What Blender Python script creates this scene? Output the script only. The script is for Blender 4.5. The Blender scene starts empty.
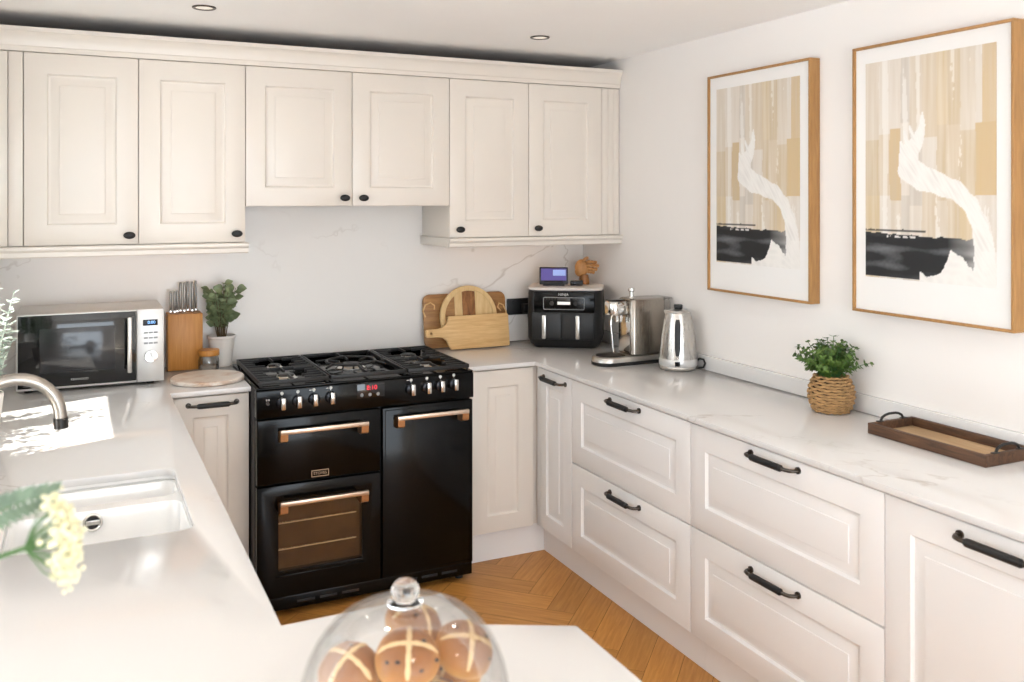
import bpy, bmesh, math, random
from mathutils import Vector, Matrix, noise
PI = math.pi
scene = bpy.context.scene
COL = scene.collection
random.seed(11)

# ------------------------------------------------------------------ materials
def lin(h):
    h = h.lstrip('#'); o = []
    for i in (0, 2, 4):
        c = int(h[i:i+2], 16) / 255
        o.append(c/12.92 if c <= .04045 else ((c+.055)/1.055)**2.4)
    return tuple(o) + (1,)

def new_mat(name):
    m = bpy.data.materials.new(name); m.use_nodes = True
    nt = m.node_tree
    return m, nt, nt.nodes['Principled BSDF']

def setin(n, **kw):
    for k, v in kw.items():
        n.inputs[k.replace('_', ' ')].default_value = v

def mat(name, col, rough=.5, metal=0, bump=0, bscale=200, var=0, vscale=8, coat=0, spec=.5, aniso=None):
    """plain procedural material: colour with slight noise variation, optional fine bump"""
    m, nt, b = new_mat(name)
    c = lin(col)
    b.inputs['Base Color'].default_value = c
    b.inputs['Roughness'].default_value = rough
    b.inputs['Metallic'].default_value = metal
    b.inputs['Specular IOR Level'].default_value = spec
    if coat:
        b.inputs['Coat Weight'].default_value = coat
        b.inputs['Coat Roughness'].default_value = .08
    tc = nt.nodes.new('ShaderNodeTexCoord')
    if var:
        n = nt.nodes.new('ShaderNodeTexNoise'); n.inputs['Scale'].default_value = vscale
        n.inputs['Detail'].default_value = 4
        nt.links.new(tc.outputs['Object'], n.inputs['Vector'])
        r = nt.nodes.new('ShaderNodeValToRGB')
        r.color_ramp.elements[0].position = .3; r.color_ramp.elements[1].position = .7
        r.color_ramp.elements[0].color = tuple(max(0, x*(1-var)) for x in c[:3]) + (1,)
        r.color_ramp.elements[1].color = tuple(min(1, x*(1+var)) for x in c[:3]) + (1,)
        nt.links.new(n.outputs['Fac'], r.inputs['Fac'])
        nt.links.new(r.outputs['Color'], b.inputs['Base Color'])
    if bump:
        n = nt.nodes.new('ShaderNodeTexNoise'); n.inputs['Scale'].default_value = bscale
        n.inputs['Detail'].default_value = 3
        nt.links.new(tc.outputs['Object'], n.inputs['Vector'])
        bp = nt.nodes.new('ShaderNodeBump'); bp.inputs['Strength'].default_value = bump
        bp.inputs['Distance'].default_value = .002
        nt.links.new(n.outputs['Fac'], bp.inputs['Height'])
        nt.links.new(bp.outputs['Normal'], b.inputs['Normal'])
    return m

def wood(name, c1, c2, rough=.45, axis=0, scale=9, stretch=12, use_uv=False, island=False, p0=.3, p1=.72):
    """wood grain: noise stretched along one axis"""
    m, nt, b = new_mat(name)
    tc = nt.nodes.new('ShaderNodeTexCoord')
    mp = nt.nodes.new('ShaderNodeMapping')
    s = [stretch]*3; s[axis] = 1
    mp.inputs['Scale'].default_value = s
    nt.links.new(tc.outputs['UV' if use_uv else 'Object'], mp.inputs['Vector'])
    n = nt.nodes.new('ShaderNodeTexNoise'); setin(n, Scale=scale, Detail=6, Roughness=.6, Distortion=.6)
    vec = mp.outputs['Vector']
    if island:
        g = nt.nodes.new('ShaderNodeNewGeometry')
        n.noise_dimensions = '4D'
        mul = nt.nodes.new('ShaderNodeMath'); mul.operation = 'MULTIPLY'; mul.inputs[1].default_value = 37
        nt.links.new(g.outputs['Random Per Island'], mul.inputs[0])
        nt.links.new(mul.outputs[0], n.inputs['W'])
    nt.links.new(vec, n.inputs['Vector'])
    r = nt.nodes.new('ShaderNodeValToRGB')
    r.color_ramp.elements[0].position = p0; r.color_ramp.elements[0].color = lin(c1)
    r.color_ramp.elements[1].position = p1; r.color_ramp.elements[1].color = lin(c2)
    nt.links.new(n.outputs['Fac'], r.inputs['Fac'])
    out = r.outputs['Color']
    if island:
        hsv = nt.nodes.new('ShaderNodeHueSaturation')
        mr = nt.nodes.new('ShaderNodeMapRange'); mr.inputs['To Min'].default_value = .86; mr.inputs['To Max'].default_value = 1.12
        nt.links.new(g.outputs['Random Per Island'], mr.inputs['Value'])
        nt.links.new(mr.outputs['Result'], hsv.inputs['Value'])
        nt.links.new(out, hsv.inputs['Color']); out = hsv.outputs['Color']
    nt.links.new(out, b.inputs['Base Color'])
    b.inputs['Roughness'].default_value = rough
    bp = nt.nodes.new('ShaderNodeBump'); setin(bp, Strength=.15, Distance=.001)
    nt.links.new(n.outputs['Fac'], bp.inputs['Height']); nt.links.new(bp.outputs['Normal'], b.inputs['Normal'])
    return m

def quartz(name, base, vein, rough=.12, scale=1.1, width=.012, amount=.8):
    """pale quartz with a few thin grey veins"""
    m, nt, b = new_mat(name)
    tc = nt.nodes.new('ShaderNodeTexCoord')
    mp = nt.nodes.new('ShaderNodeMapping'); mp.inputs['Rotation'].default_value = (.4, .3, .6)
    mp.inputs['Location'].default_value = (3.1, 1.7, .4)
    nt.links.new(tc.outputs['Object'], mp.inputs['Vector'])
    n = nt.nodes.new('ShaderNodeTexNoise'); setin(n, Scale=scale, Detail=5, Roughness=.55, Distortion=.9)
    nt.links.new(mp.outputs['Vector'], n.inputs['Vector'])
    a = nt.nodes.new('ShaderNodeMath'); a.operation = 'SUBTRACT'; a.inputs[1].default_value = .5
    ab = nt.nodes.new('ShaderNodeMath'); ab.operation = 'ABSOLUTE'
    nt.links.new(n.outputs['Fac'], a.inputs[0]); nt.links.new(a.outputs[0], ab.inputs[0])
    r = nt.nodes.new('ShaderNodeMapRange'); r.inputs['From Min'].default_value = 0; r.inputs['From Max'].default_value = width
    r.inputs['To Min'].default_value = 1; r.inputs['To Max'].default_value = 0
    nt.links.new(ab.outputs[0], r.inputs['Value'])
    n2 = nt.nodes.new('ShaderNodeTexNoise'); setin(n2, Scale=1.7, Detail=2)
    nt.links.new(mp.outputs['Vector'], n2.inputs['Vector'])
    r2 = nt.nodes.new('ShaderNodeMapRange'); r2.inputs['From Min'].default_value = .48; r2.inputs['From Max'].default_value = .62
    r2.inputs['To Max'].default_value = amount
    nt.links.new(n2.outputs['Fac'], r2.inputs['Value'])
    mu = nt.nodes.new('ShaderNodeMath'); mu.operation = 'MULTIPLY'
    nt.links.new(r.outputs['Result'], mu.inputs[0]); nt.links.new(r2.outputs['Result'], mu.inputs[1])
    mx = nt.nodes.new('ShaderNodeMix'); mx.data_type = 'RGBA'
    mx.inputs[6].default_value = lin(base); mx.inputs[7].default_value = lin(vein)
    nt.links.new(mu.outputs[0], mx.inputs[0]); nt.links.new(mx.outputs[2], b.inputs['Base Color'])
    b.inputs['Roughness'].default_value = rough
    return m

def glass(name, tint=(1, 1, 1), refl=.08, rough=.0, edge=.55):
    """thin clear pane: transparent with a fresnel sheen, darker at grazing angles"""
    m, nt, b = new_mat(name)
    nt.nodes.remove(b)
    out = nt.nodes['Material Output']
    tr = nt.nodes.new('ShaderNodeBsdfTransparent')
    gl = nt.nodes.new('ShaderNodeBsdfGlossy'); gl.inputs['Roughness'].default_value = rough
    lw = nt.nodes.new('ShaderNodeLayerWeight'); lw.inputs['Blend'].default_value = .25
    cr = nt.nodes.new('ShaderNodeValToRGB')
    cr.color_ramp.elements[0].position = .2; cr.color_ramp.elements[0].color = (*tint, 1)
    cr.color_ramp.elements[1].position = 1; cr.color_ramp.elements[1].color = (*[t*edge for t in tint], 1)
    nt.links.new(lw.outputs['Facing'], cr.inputs['Fac']); nt.links.new(cr.outputs['Color'], tr.inputs['Color'])
    mr = nt.nodes.new('ShaderNodeMapRange'); mr.inputs['To Min'].default_value = refl*.5; mr.inputs['To Max'].default_value = min(1, refl*7)
    nt.links.new(lw.outputs['Fresnel'], mr.inputs['Value'])
    mx = nt.nodes.new('ShaderNodeMixShader')
    nt.links.new(mr.outputs['Result'], mx.inputs[0]); nt.links.new(tr.outputs[0], mx.inputs[1]); nt.links.new(gl.outputs[0], mx.inputs[2])
    nt.links.new(mx.outputs[0], out.inputs['Surface'])
    return m

def emit(name, col, strength):
    m, nt, b = new_mat(name)
    b.inputs['Base Color'].default_value = lin(col)
    b.inputs['Emission Color'].default_value = lin(col); b.inputs['Emission Strength'].default_value = strength
    return m

def attr_mat(name, attr, rough=.6, bump=0):
    m, nt, b = new_mat(name)
    a = nt.nodes.new('ShaderNodeVertexColor'); a.layer_name = attr
    nt.links.new(a.outputs['Color'], b.inputs['Base Color'])
    b.inputs['Roughness'].default_value = rough
    return m

def brushed(name, col, rough=.3, axis=2, strength=.06):
    m, nt, b = new_mat(name)
    b.inputs['Base Color'].default_value = lin(col); b.inputs['Metallic'].default_value = 1
    tc = nt.nodes.new('ShaderNodeTexCoord'); mp = nt.nodes.new('ShaderNodeMapping')
    s = [300]*3; s[axis] = 4; mp.inputs['Scale'].default_value = s
    nt.links.new(tc.outputs['Object'], mp.inputs['Vector'])
    n = nt.nodes.new('ShaderNodeTexNoise'); setin(n, Scale=1.0, Detail=2)
    nt.links.new(mp.outputs['Vector'], n.inputs['Vector'])
    mr = nt.nodes.new('ShaderNodeMapRange'); mr.inputs['To Min'].default_value = rough-.08; mr.inputs['To Max'].default_value = rough+.1
    nt.links.new(n.outputs['Fac'], mr.inputs['Value']); nt.links.new(mr.outputs['Result'], b.inputs['Roughness'])
    return m

W = {}
W['cab'] = mat('cabinet_paint', '#E3DBD1', .3, var=.01, vscale=3)
W['cab_lit'] = mat('cabinet_paint_lit', '#ECEAE8', .32, var=.01, vscale=3)  # same cabinet paint, whiter because the window light is put into the colour
W['wall'] = mat('wall_paint', '#EEEAE6', .85, bump=.08, bscale=260, var=.012, vscale=2)
W['ceil'] = mat('ceiling_paint', '#F9F8F7', .9, var=.01, vscale=2)
W['quartz'] = quartz('quartz_worktop', '#DCDAD8', '#BDB6AF', .1, 1.1, .006, .8)
W['splash'] = quartz('quartz_splashback', '#EEECE9', '#C4BDB5', .22, .9, .006, .7)
W['marble'] = wood('board_marble', '#B58A68', '#E6DBCF', .3, 0, 7, 1.6, p0=.30, p1=.5)
W['floor'] = wood('oak_parquet', '#B07432', '#CF954C', .42, 0, 6, 14, True, True)
W['gapdark'] = mat('floor_joint', '#4A2F18', .8, var=.1)
W['blk'] = mat('gloss_black_enamel', '#050505', .14, var=.1, spec=.22)
W['blkm'] = mat('matt_black', '#141415', .45, var=.1)
W['iron'] = mat('cast_iron', '#121213', .42, bump=.3, bscale=500, var=.2)
W['chrome'] = mat('chrome', '#D8D6D2', .12, 1, var=.03)
W['steel'] = brushed('brushed_steel', '#C9C6C1', .28, 2)
W['steelh'] = brushed('brushed_steel_flat', '#C4C1BC', .33, 0)
W['darksteel'] = mat('dark_steel', '#4A4846', .3, 1, var=.1)
W['nickel'] = brushed('brushed_nickel', '#B9B4AE', .26, 2)
W['silverp'] = mat('silver_plastic', '#D4D3D1', .35, .5, var=.02)
W['copper'] = brushed('brushed_warm_steel', '#E2D0BE', .32, 0)
W['bronze'] = brushed('warm_bronze_bracket', '#B88A60', .38, 0)
W['pewter'] = mat('pewter', '#5A544E', .3, 1, var=.15)
W['leather'] = mat('black_grip', '#101011', .5, bump=.2, bscale=400, var=.1)
W['ceramic'] = mat('white_ceramic', '#F4F3F1', .1, var=.005, coat=.3)
W['potw'] = mat('white_pot_glaze', '#E8E4DF', .45, var=.02)
W['soil'] = mat('soil', '#2E2219', .95, bump=.6, bscale=150, var=.3)
W['bamboo'] = wood('bamboo_block', '#B4752E', '#CE944A', .4, 2, 6, 16)
W['beech'] = wood('beech_board', '#CB9F66', '#E6C28A', .5, 0, 7, 14)
W['olive'] = wood('acacia_board', '#7A5029', '#BE8E55', .45, 0, 5, 6)
W['lightwood'] = wood('pale_strip', '#D2AF78', '#E3C793', .45, 2, 6, 12)
W['darkwood'] = wood('dark_strip', '#5E3515', '#B07840', .45, 2, 9, 4)
W['traywood'] = wood('dark_tray_wood', '#3E281A', '#6A4930', .6, 1, 8, 10)
W['traybase'] = wood('tray_base_wood', '#A98963', '#CDB089', .7, 1, 4, 6)
W['oak'] = wood('oak_frame', '#9A6F40', '#B58852', .5, 2, 8, 10)
W['handwood'] = wood('mannequin_wood', '#A8713A', '#C8935A', .5, 2, 12, 5)
W['paper'] = mat('white_mount_paper', '#E9E7E4', .7, var=.005)
W['glass'] = glass('clear_glass', (.97, .98, .98), .10)
W['glassd'] = glass('dome_glass', (.995, .997, .997), .05, 0, .9)
W['knobglass'] = None
W['ovenglass'] = glass('oven_window_glass', (.93, .86, .76), .05, 0, .8)
W['oveninner'] = mat('oven_cavity_enamel', '#4E3820', .5, var=.25, vscale=14)
W['rack'] = mat('oven_rack_steel', '#E2D6C4', .45, .6, var=.03)
W['mwglass'] = mat('microwave_glass', '#0C0D10', .06, var=.05, coat=.4)
W['mwwin'] = mat('microwave_window_mesh', '#2A2B2E', .12, var=.03, coat=.3)
W['lcd'] = mat('lcd_black', '#0A1020', .15, var=.05)
W['lcdblue'] = emit('lcd_digits_blue', '#6FA8E8', 1.2)
W['lcdred'] = emit('led_digits_red', '#C0142A', 1.6)
W['lcdwhite'] = emit('display_white', '#D8D6D0', .5)
W['screenp'] = emit('screen_purple', '#4A3F7E', .6)
W['screenb'] = emit('screen_blue', '#7C8CB8', .7)
W['ink'] = mat('white_print', '#C9C9C6', .5, var=.02)
W['greyink'] = mat('grey_print', '#8A8B8C', .5, var=.02)
W['coppertext'] = mat('badge_bronze', '#B9A48E', .35, .8, var=.03)
W['greytop'] = mat('light_grey_mat', '#DCD6CF', .5, var=.02)
W['leafg'] = mat('green_leaf', '#4D6926', .5, var=.35, vscale=40)
W['leafe'] = mat('eucalyptus_leaf', '#72805C', .5, var=.3, vscale=30)
W['leafw'] = mat('silver_leaf', '#CBD6CA', .7, var=.25, vscale=40)
W['fern'] = mat('fern_leaf', '#7F937E', .6, var=.25, vscale=60)
W['stem'] = mat('plant_stem', '#5B4A30', .7, var=.2)
W['stemg'] = mat('green_stem', '#4F7A3E', .6, var=.2)
W['floret'] = mat('cream_floret', '#E9E2BE', .7, var=.18, vscale=90)
W['wicker'] = mat('wicker_rope', '#B08A5C', .8, bump=.5, bscale=300, var=.25, vscale=60)
W['bun'] = None
W['dough'] = mat('bun_cross_paste', '#D9B989', .7, var=.08, vscale=60)
W['raisin'] = mat('raisin', '#2A1710', .5, var=.2)
W['platew'] = mat('glass_plate', '#E6E6E2', .15, var=.02)
W['cable'] = mat('black_cable', '#0E0E0E', .5, var=.1)
W['bounce_floor'] = mat('pale_bounce_floor', '#CFC6BA', .5, var=.05)  # paleness chosen to bounce light up to the ceiling
W['gap_shade'] = mat('gap_shade_brown', '#6B4A2C', .9, var=.15, vscale=60)  # dark brown put in for the shade above the wall cabinets
W['lampface'] = emit('downlight_lamp', '#DAD3C8', .5)
W['knobdark'] = mat('dark_knob_bezel', '#26262A', .25, .6, var=.1)
W['knifesteel'] = brushed('knife_handle_steel', '#86827D', .3, 2)
W['steeldark'] = brushed('coffee_machine_steel', '#A29B92', .24, 2)
W['tapmetal'] = mat('satin_nickel', '#ABA59D', .3, 1, var=.02)
W['brick'] = mat('garden_wall_render', '#C9B9A4', .9, var=.1)
W['upvc'] = mat('white_window_frame', '#F2F1EF', .4, var=.01)
W['sugar'] = mat('grey_sugar', '#A59C92', .9, bump=.5, bscale=300, var=.15, vscale=60)

def bun_mat():
    m, nt, b = new_mat('bun_crust')
    tc = nt.nodes.new('ShaderNodeTexCoord'); sx = nt.nodes.new('ShaderNodeSeparateXYZ')
    nt.links.new(tc.outputs['Generated'], sx.inputs[0])
    n = nt.nodes.new('ShaderNodeTexNoise'); setin(n, Scale=28, Detail=4)
    nt.links.new(tc.outputs['Object'], n.inputs['Vector'])
    ad = nt.nodes.new('ShaderNodeMath'); ad.operation = 'MULTIPLY_ADD'; ad.inputs[1].default_value = .3; 
    nt.links.new(n.outputs['Fac'], ad.inputs[0]); nt.links.new(sx.outputs['Z'], ad.inputs[2])
    r = nt.nodes.new('ShaderNodeValToRGB'); e = r.color_ramp.elements
    e[0].position = .22; e[0].color = lin('#DDB87E'); e[1].position = 1.0; e[1].color = lin('#8C5420')
    x = e.new(.45); x.color = lin('#CE9850'); x = e.new(.7); x.color = lin('#AC7232')
    nt.links.new(ad.outputs[0], r.inputs['Fac']); nt.links.new(r.outputs['Color'], b.inputs['Base Color'])
    b.inputs['Roughness'].default_value = .4
    return m
W['bun'] = bun_mat()
def solid_glass():
    m, nt, b = new_mat('knob_glass')
    setin(b, Base_Color=(.97, .98, .98, 1), Roughness=.02, IOR=1.45, Transmission_Weight=1)
    tc = nt.nodes.new('ShaderNodeTexCoord'); n = nt.nodes.new('ShaderNodeTexNoise'); n.inputs['Scale'].default_value = 3
    nt.links.new(tc.outputs['Object'], n.inputs['Vector'])
    mr = nt.nodes.new('ShaderNodeMapRange'); mr.inputs['To Min'].default_value = .01; mr.inputs['To Max'].default_value = .03
    nt.links.new(n.outputs['Fac'], mr.inputs['Value']); nt.links.new(mr.outputs['Result'], b.inputs['Roughness'])
    return m
W['knobglass'] = solid_glass()

# ------------------------------------------------------------------ mesh builder
class MB:
    def __init__(s): s.bm = bmesh.new(); s.uv = None
    def _merge(s, t, M=None):
        if M is not None: t.transform(M)
        me = bpy.data.meshes.new('tmp'); t.to_mesh(me); t.free()
        s.bm.from_mesh(me); bpy.data.meshes.remove(me); return s
    def box(s, x0, x1, y0, y1, z0, z1, bev=0, seg=2, M=None):
        t = bmesh.new(); bmesh.ops.create_cube(t, size=1)
        t.transform(Matrix.Translation(((x0+x1)/2, (y0+y1)/2, (z0+z1)/2)) @ Matrix.Diagonal((abs(x1-x0), abs(y1-y0), abs(z1-z0), 1)))
        if bev: bmesh.ops.bevel(t, geom=t.edges[:], offset=bev, segments=seg, profile=.5, affect='EDGES')
        return s._merge(t, M)
    def loft(s, loops, cap0=True, cap1=True, closed=True, M=None):
        t = bmesh.new(); vs = [[t.verts.new(p) for p in l] for l in loops]
        n = len(loops[0])
        for a, b in zip(vs, vs[1:]):
            for i in range(n if closed else n-1):
                j = (i+1) % n
                try: t.faces.new((a[i], a[j], b[j], b[i]))
                except ValueError: pass
        if cap0: t.faces.new(vs[0][::-1])
        if cap1: t.faces.new(vs[-1])
        bmesh.ops.recalc_face_normals(t, faces=t.faces[:]) if (cap0 and cap1) else None
        return s._merge(t, M)
    def lathe(s, prof, c=(0, 0, 0), seg=32, cap0=True, cap1=True, M=None, sx=1, sy=1):
        loops = [[(c[0]+r*sx*math.cos(2*PI*i/seg), c[1]+r*sy*math.sin(2*PI*i/seg), c[2]+z) for i in range(seg)] for r, z in prof]
        return s.loft(loops, cap0, cap1, True, M)
    def cyl(s, p0, p1, r0, r1=None, seg=20):
        return s.tube([p0, p1], [r0, r0 if r1 is None else r1], seg)
    def tube(s, pts, r, seg=8, closed=False, flat=1.0):
        pts = [Vector(p) for p in pts]; n = len(pts)
        rs = r if isinstance(r, (list, tuple)) else [r]*n
        loops = []; up = None
        for i, p in enumerate(pts):
            if closed: d = pts[(i+1) % n]-pts[i-1]
            else: d = pts[min(i+1, n-1)]-pts[max(i-1, 0)]
            d.normalize()
            if up is None:
                up = Vector((0, 0, 1)) if abs(d.z) < .9 else Vector((1, 0, 0))
            a = up - d*up.dot(d)
            if a.length < 1e-6: a = d.orthogonal()
            a.normalize(); b = d.cross(a); up = a
            loops.append([p + (a*math.cos(2*PI*k/seg)*flat + b*math.sin(2*PI*k/seg))*rs[i] for k in range(seg)])
        if closed: loops.append(loops[0]); return s.loft(loops, False, False)
        return s.loft(loops)
    def ball(s, c, r, seg=16, M=None):
        t = bmesh.new(); bmesh.ops.create_uvsphere(t, u_segments=seg, v_segments=max(6, seg*2//3), radius=1)
        rr = r if isinstance(r, (list, tuple)) else (r, r, r)
        t.transform(Matrix.Translation(c) @ (M if M is not None else Matrix.Identity(4)) @ Matrix.Diagonal((*rr, 1)))
        return s._merge(t)
    def prism(s, poly, z0, z1, holes=(), bev=0, M=None):
        """polygon in XY (with holes) extruded from z0 to z1"""
        t = bmesh.new(); es = []
        for lp in [poly, *holes]:
            v = [t.verts.new((p[0], p[1], z0)) for p in lp]
            es += [t.edges.new((v[i], v[(i+1) % len(v)])) for i in range(len(v))]
        bmesh.ops.triangle_fill(t, edges=es, use_beauty=True, use_dissolve=False)
        f = t.faces[:]
        ex = bmesh.ops.extrude_face_region(t, geom=f)
        bmesh.ops.translate(t, vec=(0, 0, z1-z0), verts=[g for g in ex['geom'] if isinstance(g, bmesh.types.BMVert)])
        bmesh.ops.recalc_face_normals(t, faces=t.faces[:])
        if bev:
            ed = [e for e in t.edges if len(e.link_faces) == 2 and e.calc_face_angle(0) > .8 and abs(e.verts[0].co.z-e.verts[1].co.z) < 1e-6]
            bmesh.ops.bevel(t, geom=ed, offset=bev, segments=2, profile=.5, affect='EDGES')
        return s._merge(t, M)
    def leaf(s, p, d, nrm, l, w, curl=.15, pts=5):
        p = Vector(p); d = Vector(d).normalized(); nrm = Vector(nrm); nrm = (nrm-d*nrm.dot(d))
        if nrm.length < 1e-4: nrm = d.orthogonal()
        nrm.normalize(); sd = d.cross(nrm)
        L = []; R = []; bm = s.bm; C = []
        for i in range(pts):
            f = i/(pts-1); ww = w*.5*math.sin(PI*min(.97, max(.05, f**.8)))
            q = p+d*l*f - nrm*curl*l*f*f
            C.append(bm.verts.new(q - nrm*ww*.25)); L.append(bm.verts.new(q+sd*ww)); R.append(bm.verts.new(q-sd*ww))
        for i in range(pts-1):
            bm.faces.new((L[i], L[i+1], C[i+1], C[i])); bm.faces.new((C[i], C[i+1], R[i+1], R[i]))
        return s
    def panel(s, w, h, t=.02, f=.08, M=None):
        """raised-panel shaker front: lower left front corner at origin, front facing -Y"""
        def rc(i, y): return [(i, y, i), (w-i, y, i), (w-i, y, h-i), (i, y, h-i)]
        lp = [rc(0, t), rc(0, .002), rc(.0006, .0006), rc(.002, 0), rc(f, 0), rc(f+.0015, .003), rc(f+.004, .0045), rc(f+.006, .0085), rc(f+.012, .0095), rc(f+.015, .0088), rc(f+.041, .0028), rc(f+.0425, .0005), rc(f+.044, .0002)]
        return s.loft(lp, True, True, True, M)
    def build(s, name, m, parent=None, smooth=35):
        me = bpy.data.meshes.new(name); s.bm.to_mesh(me); s.bm.free()
        if parent is not None:
            inv = WORLD.get(root(parent).name)
            if inv is not None: me.transform(inv)
        me.materials.append(W[m] if isinstance(m, str) else m)
        if smooth is not None:
            me.shade_smooth(); me.set_sharp_from_angle(angle=math.radians(smooth))
        o = bpy.data.objects.new(name, me); COL.objects.link(o)
        if parent is not None: o.parent = parent
        return o

WORLD = {}
def root(o):
    while o.parent is not None: o = o.parent
    return o
def tag(o, label=None, cat=None, group=None, kind=None):
    for k, v in (('label', label), ('category', cat), ('group', group), ('kind', kind)):
        if v: o[k] = v
    return o
def thing(name, label, cat, loc=(0, 0, 0), rz=0, group=None, world=True):
    """Empty at the thing's base; with world=True its parts are given in room coordinates"""
    o = bpy.data.objects.new(name, None); COL.objects.link(o)
    o.empty_display_size = .05
    o.location = loc; o.rotation_euler = (0, 0, rz)
    if world: WORLD[o.name] = (Matrix.Translation(loc) @ Matrix.Rotation(rz, 4, 'Z')).inverted()
    return tag(o, label, cat, group)
def copy_tree(o, parent=None):
    c = o.copy(); COL.objects.link(c)
    if parent is not None: c.parent = parent
    for ch in list(o.children): copy_tree(ch, c)
    return c
def struct(o): o['kind'] = 'structure'; return o
def rrect(w, d, r, z=0, n=6, cx=0, cy=0):
    o = []
    for sx, sy, a0 in ((1, 1, 0), (-1, 1, PI/2), (-1, -1, PI), (1, -1, 1.5*PI)):
        for k in range(n+1):
            a = a0 + PI/2*k/n
            o.append((cx+sx*(w/2-r)+r*math.cos(a), cy+sy*(d/2-r)+r*math.sin(a), z))
    return o
def text(body, size, M, name, m, parent, depth=.0004):
    """raised lettering as a mesh; text plane is XY of M"""
    cu = bpy.data.curves.new('lettering', 'FONT'); cu.body = body; cu.size = size; cu.align_x = 'CENTER'; cu.align_y = 'CENTER'; cu.extrude = depth
    t = bpy.data.objects.new('lettering_tmp', cu); COL.objects.link(t)
    bpy.context.view_layer.update()
    me = bpy.data.meshes.new_from_object(t.evaluated_get(bpy.context.evaluated_depsgraph_get()))
    bpy.data.objects.remove(t); bpy.data.curves.remove(cu)
    b = MB(); me.transform(M); b.bm.from_mesh(me); bpy.data.meshes.remove(me)
    return b.build(name, m, parent, None)
FRONT = Matrix.Rotation(PI/2, 4, 'X')      # text facing -Y
def at(x, y, z, rz=0): return Matrix.Translation((x, y, z)) @ Matrix.Rotation(rz, 4, 'Z')

# ------------------------------------------------------------------ the setting
BACK = .03; CEIL = 2.345; LEFT = -2.85; REAR = -6.6; WIDE = -5.5
def floor():
    b = MB(); Lp, Wp = .46, .115; g = .0007
    uvl = b.bm.loops.layers.uv.new('UVMap')
    c45, s45 = math.cos(PI/4), math.sin(PI/4)
    for m in range(-16, 17):
        for k in range(-80, 81):
            for H in (0, 1):
                if H: x0, y0, lx, ly = k*Wp+m*Lp, k*Wp-m*Lp, Lp, Wp
                else: x0, y0, lx, ly = (k-1)*Wp+m*Lp, k*Wp-m*Lp, Wp, Lp
                q = [(x0+g, y0+g), (x0+lx-g, y0+g), (x0+lx-g, y0+ly-g), (x0+g, y0+ly-g)]
                w = [(x*c45-y*s45-1.35, x*s45+y*c45-1.6) for x, y in q]
                cx = sum(p[0] for p in w)/4; cy = sum(p[1] for p in w)/4
                if not (-2.9 < cx < .05 and -4.4 < cy < -.3): continue
                vs = [b.bm.verts.new((p[0], p[1], 0)) for p in w]
                f = b.bm.faces.new(vs)
                uo = random.random()*5
                uv = [(0, 0), (lx, 0), (lx, ly), (0, ly)]
                for lp, (u, v) in zip(f.loops, uv):
                    lp[uvl].uv = (uo+u, v) if H else (uo+v, u)
    o = b.build('floor', 'floor', None, None)
    return struct(o)
fl = floor()
sub = MB().box(WIDE, .1, REAR, .1, -.06, -.0015).build('floor_base', 'gapdark', None, None); struct(sub)
b = MB(); b.box(WIDE, .05, REAR, -4.4, -.0015, 0); b.box(WIDE, -2.9, -4.3999, -1.76, -.0015, 0); struct(b.build('floor_far', 'bounce_floor', None, None))  # unseen far floor, made pale to bounce light onto the ceiling
struct(MB().prism([(WIDE-.1, REAR-.1), (.1, REAR-.1), (.1, .13), (LEFT-.26, .13), (LEFT-.26, -1.76), (WIDE-.1, -1.76)], CEIL, CEIL+.08).build('ceiling', 'ceil', None, None))
struct(MB().box(LEFT-.3, .1, BACK+.0004, BACK+.1, -.06, CEIL).build('wall_back', 'wall', None, None))
struct(MB().box(0, .1, REAR-.1, BACK, -.06, CEIL).build('wall_right', 'wall', None, None))
# left wall with the sink window
WY0, WY1, WZ0, WZ1 = -1.5, -.7, 1.08, 2.13
b = MB(); TH = .26; WEND = -1.86
b.box(LEFT-TH, LEFT, WEND, WY0, -.06, CEIL); b.box(LEFT-TH, LEFT, WY1, BACK, -.06, CEIL)
b.box(LEFT-TH, LEFT, WY0, WY1, -.06, WZ0); b.box(LEFT-TH, LEFT, WY0, WY1, WZ1, CEIL)
struct(b.build('wall_left', 'wall', None, None))
b = MB(); b.box(WIDE, LEFT-TH, WEND, WEND+.1, -.06, CEIL); struct(b.build('wall_return', 'wall', None, None))
def wall_with_opening(name, along, pos, th, a0, a1, o0, o1, zt):
    b = MB()
    for q0, q1, z0, z1 in ((a0, o0, -.06, CEIL), (o1, a1, -.06, CEIL), (o0, o1, zt, CEIL)):
        if along == 'x': b.box(q0, q1, pos-th, pos, z0, z1)
        else: b.box(pos-th, pos, q0, q1, z0, z1)
    return struct(b.build(name, 'wall', None, None))
wall_with_opening('wall_far', 'y', WIDE, .1, REAR, WEND, -3.45, WEND-.15, 2.22)  # unseen side wall, its opening added to light the right-hand drawers
wall_with_opening('wall_rear', 'x', REAR, .1, WIDE, 0, -3.5, -.7, 2.12)
wn = bpy.data.objects.new('window_1', None); COL.objects.link(wn); wn.location = (LEFT-.2, (WY0+WY1)/2, WZ0); struct(wn)
WORLD['window_1'] = Matrix.Translation(wn.location).inverted()
b = MB(); xa, xb = LEFT-.22, LEFT-.16
for y0, y1, z0, z1 in ((WY0, WY0+.05, WZ0, WZ1), (WY1-.05, WY1, WZ0, WZ1), (WY0, WY1, WZ0, WZ0+.05), (WY0, WY1, WZ1-.05, WZ1)):
    b.box(xa, xb, y0, y1, z0, z1, .004)
b.build('window_frame', 'upvc', wn)
MB().box(LEFT-.194, LEFT-.188, WY0+.04, WY1-.04, WZ0+.04, WZ1-.04).build('window_pane', 'glass', wn)
struct(MB().box(LEFT-.15, LEFT+.03, WY0-.03, WY1+.03, WZ0-.02, WZ0+.003, .004).build('trim_1', 'upvc'))

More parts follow.
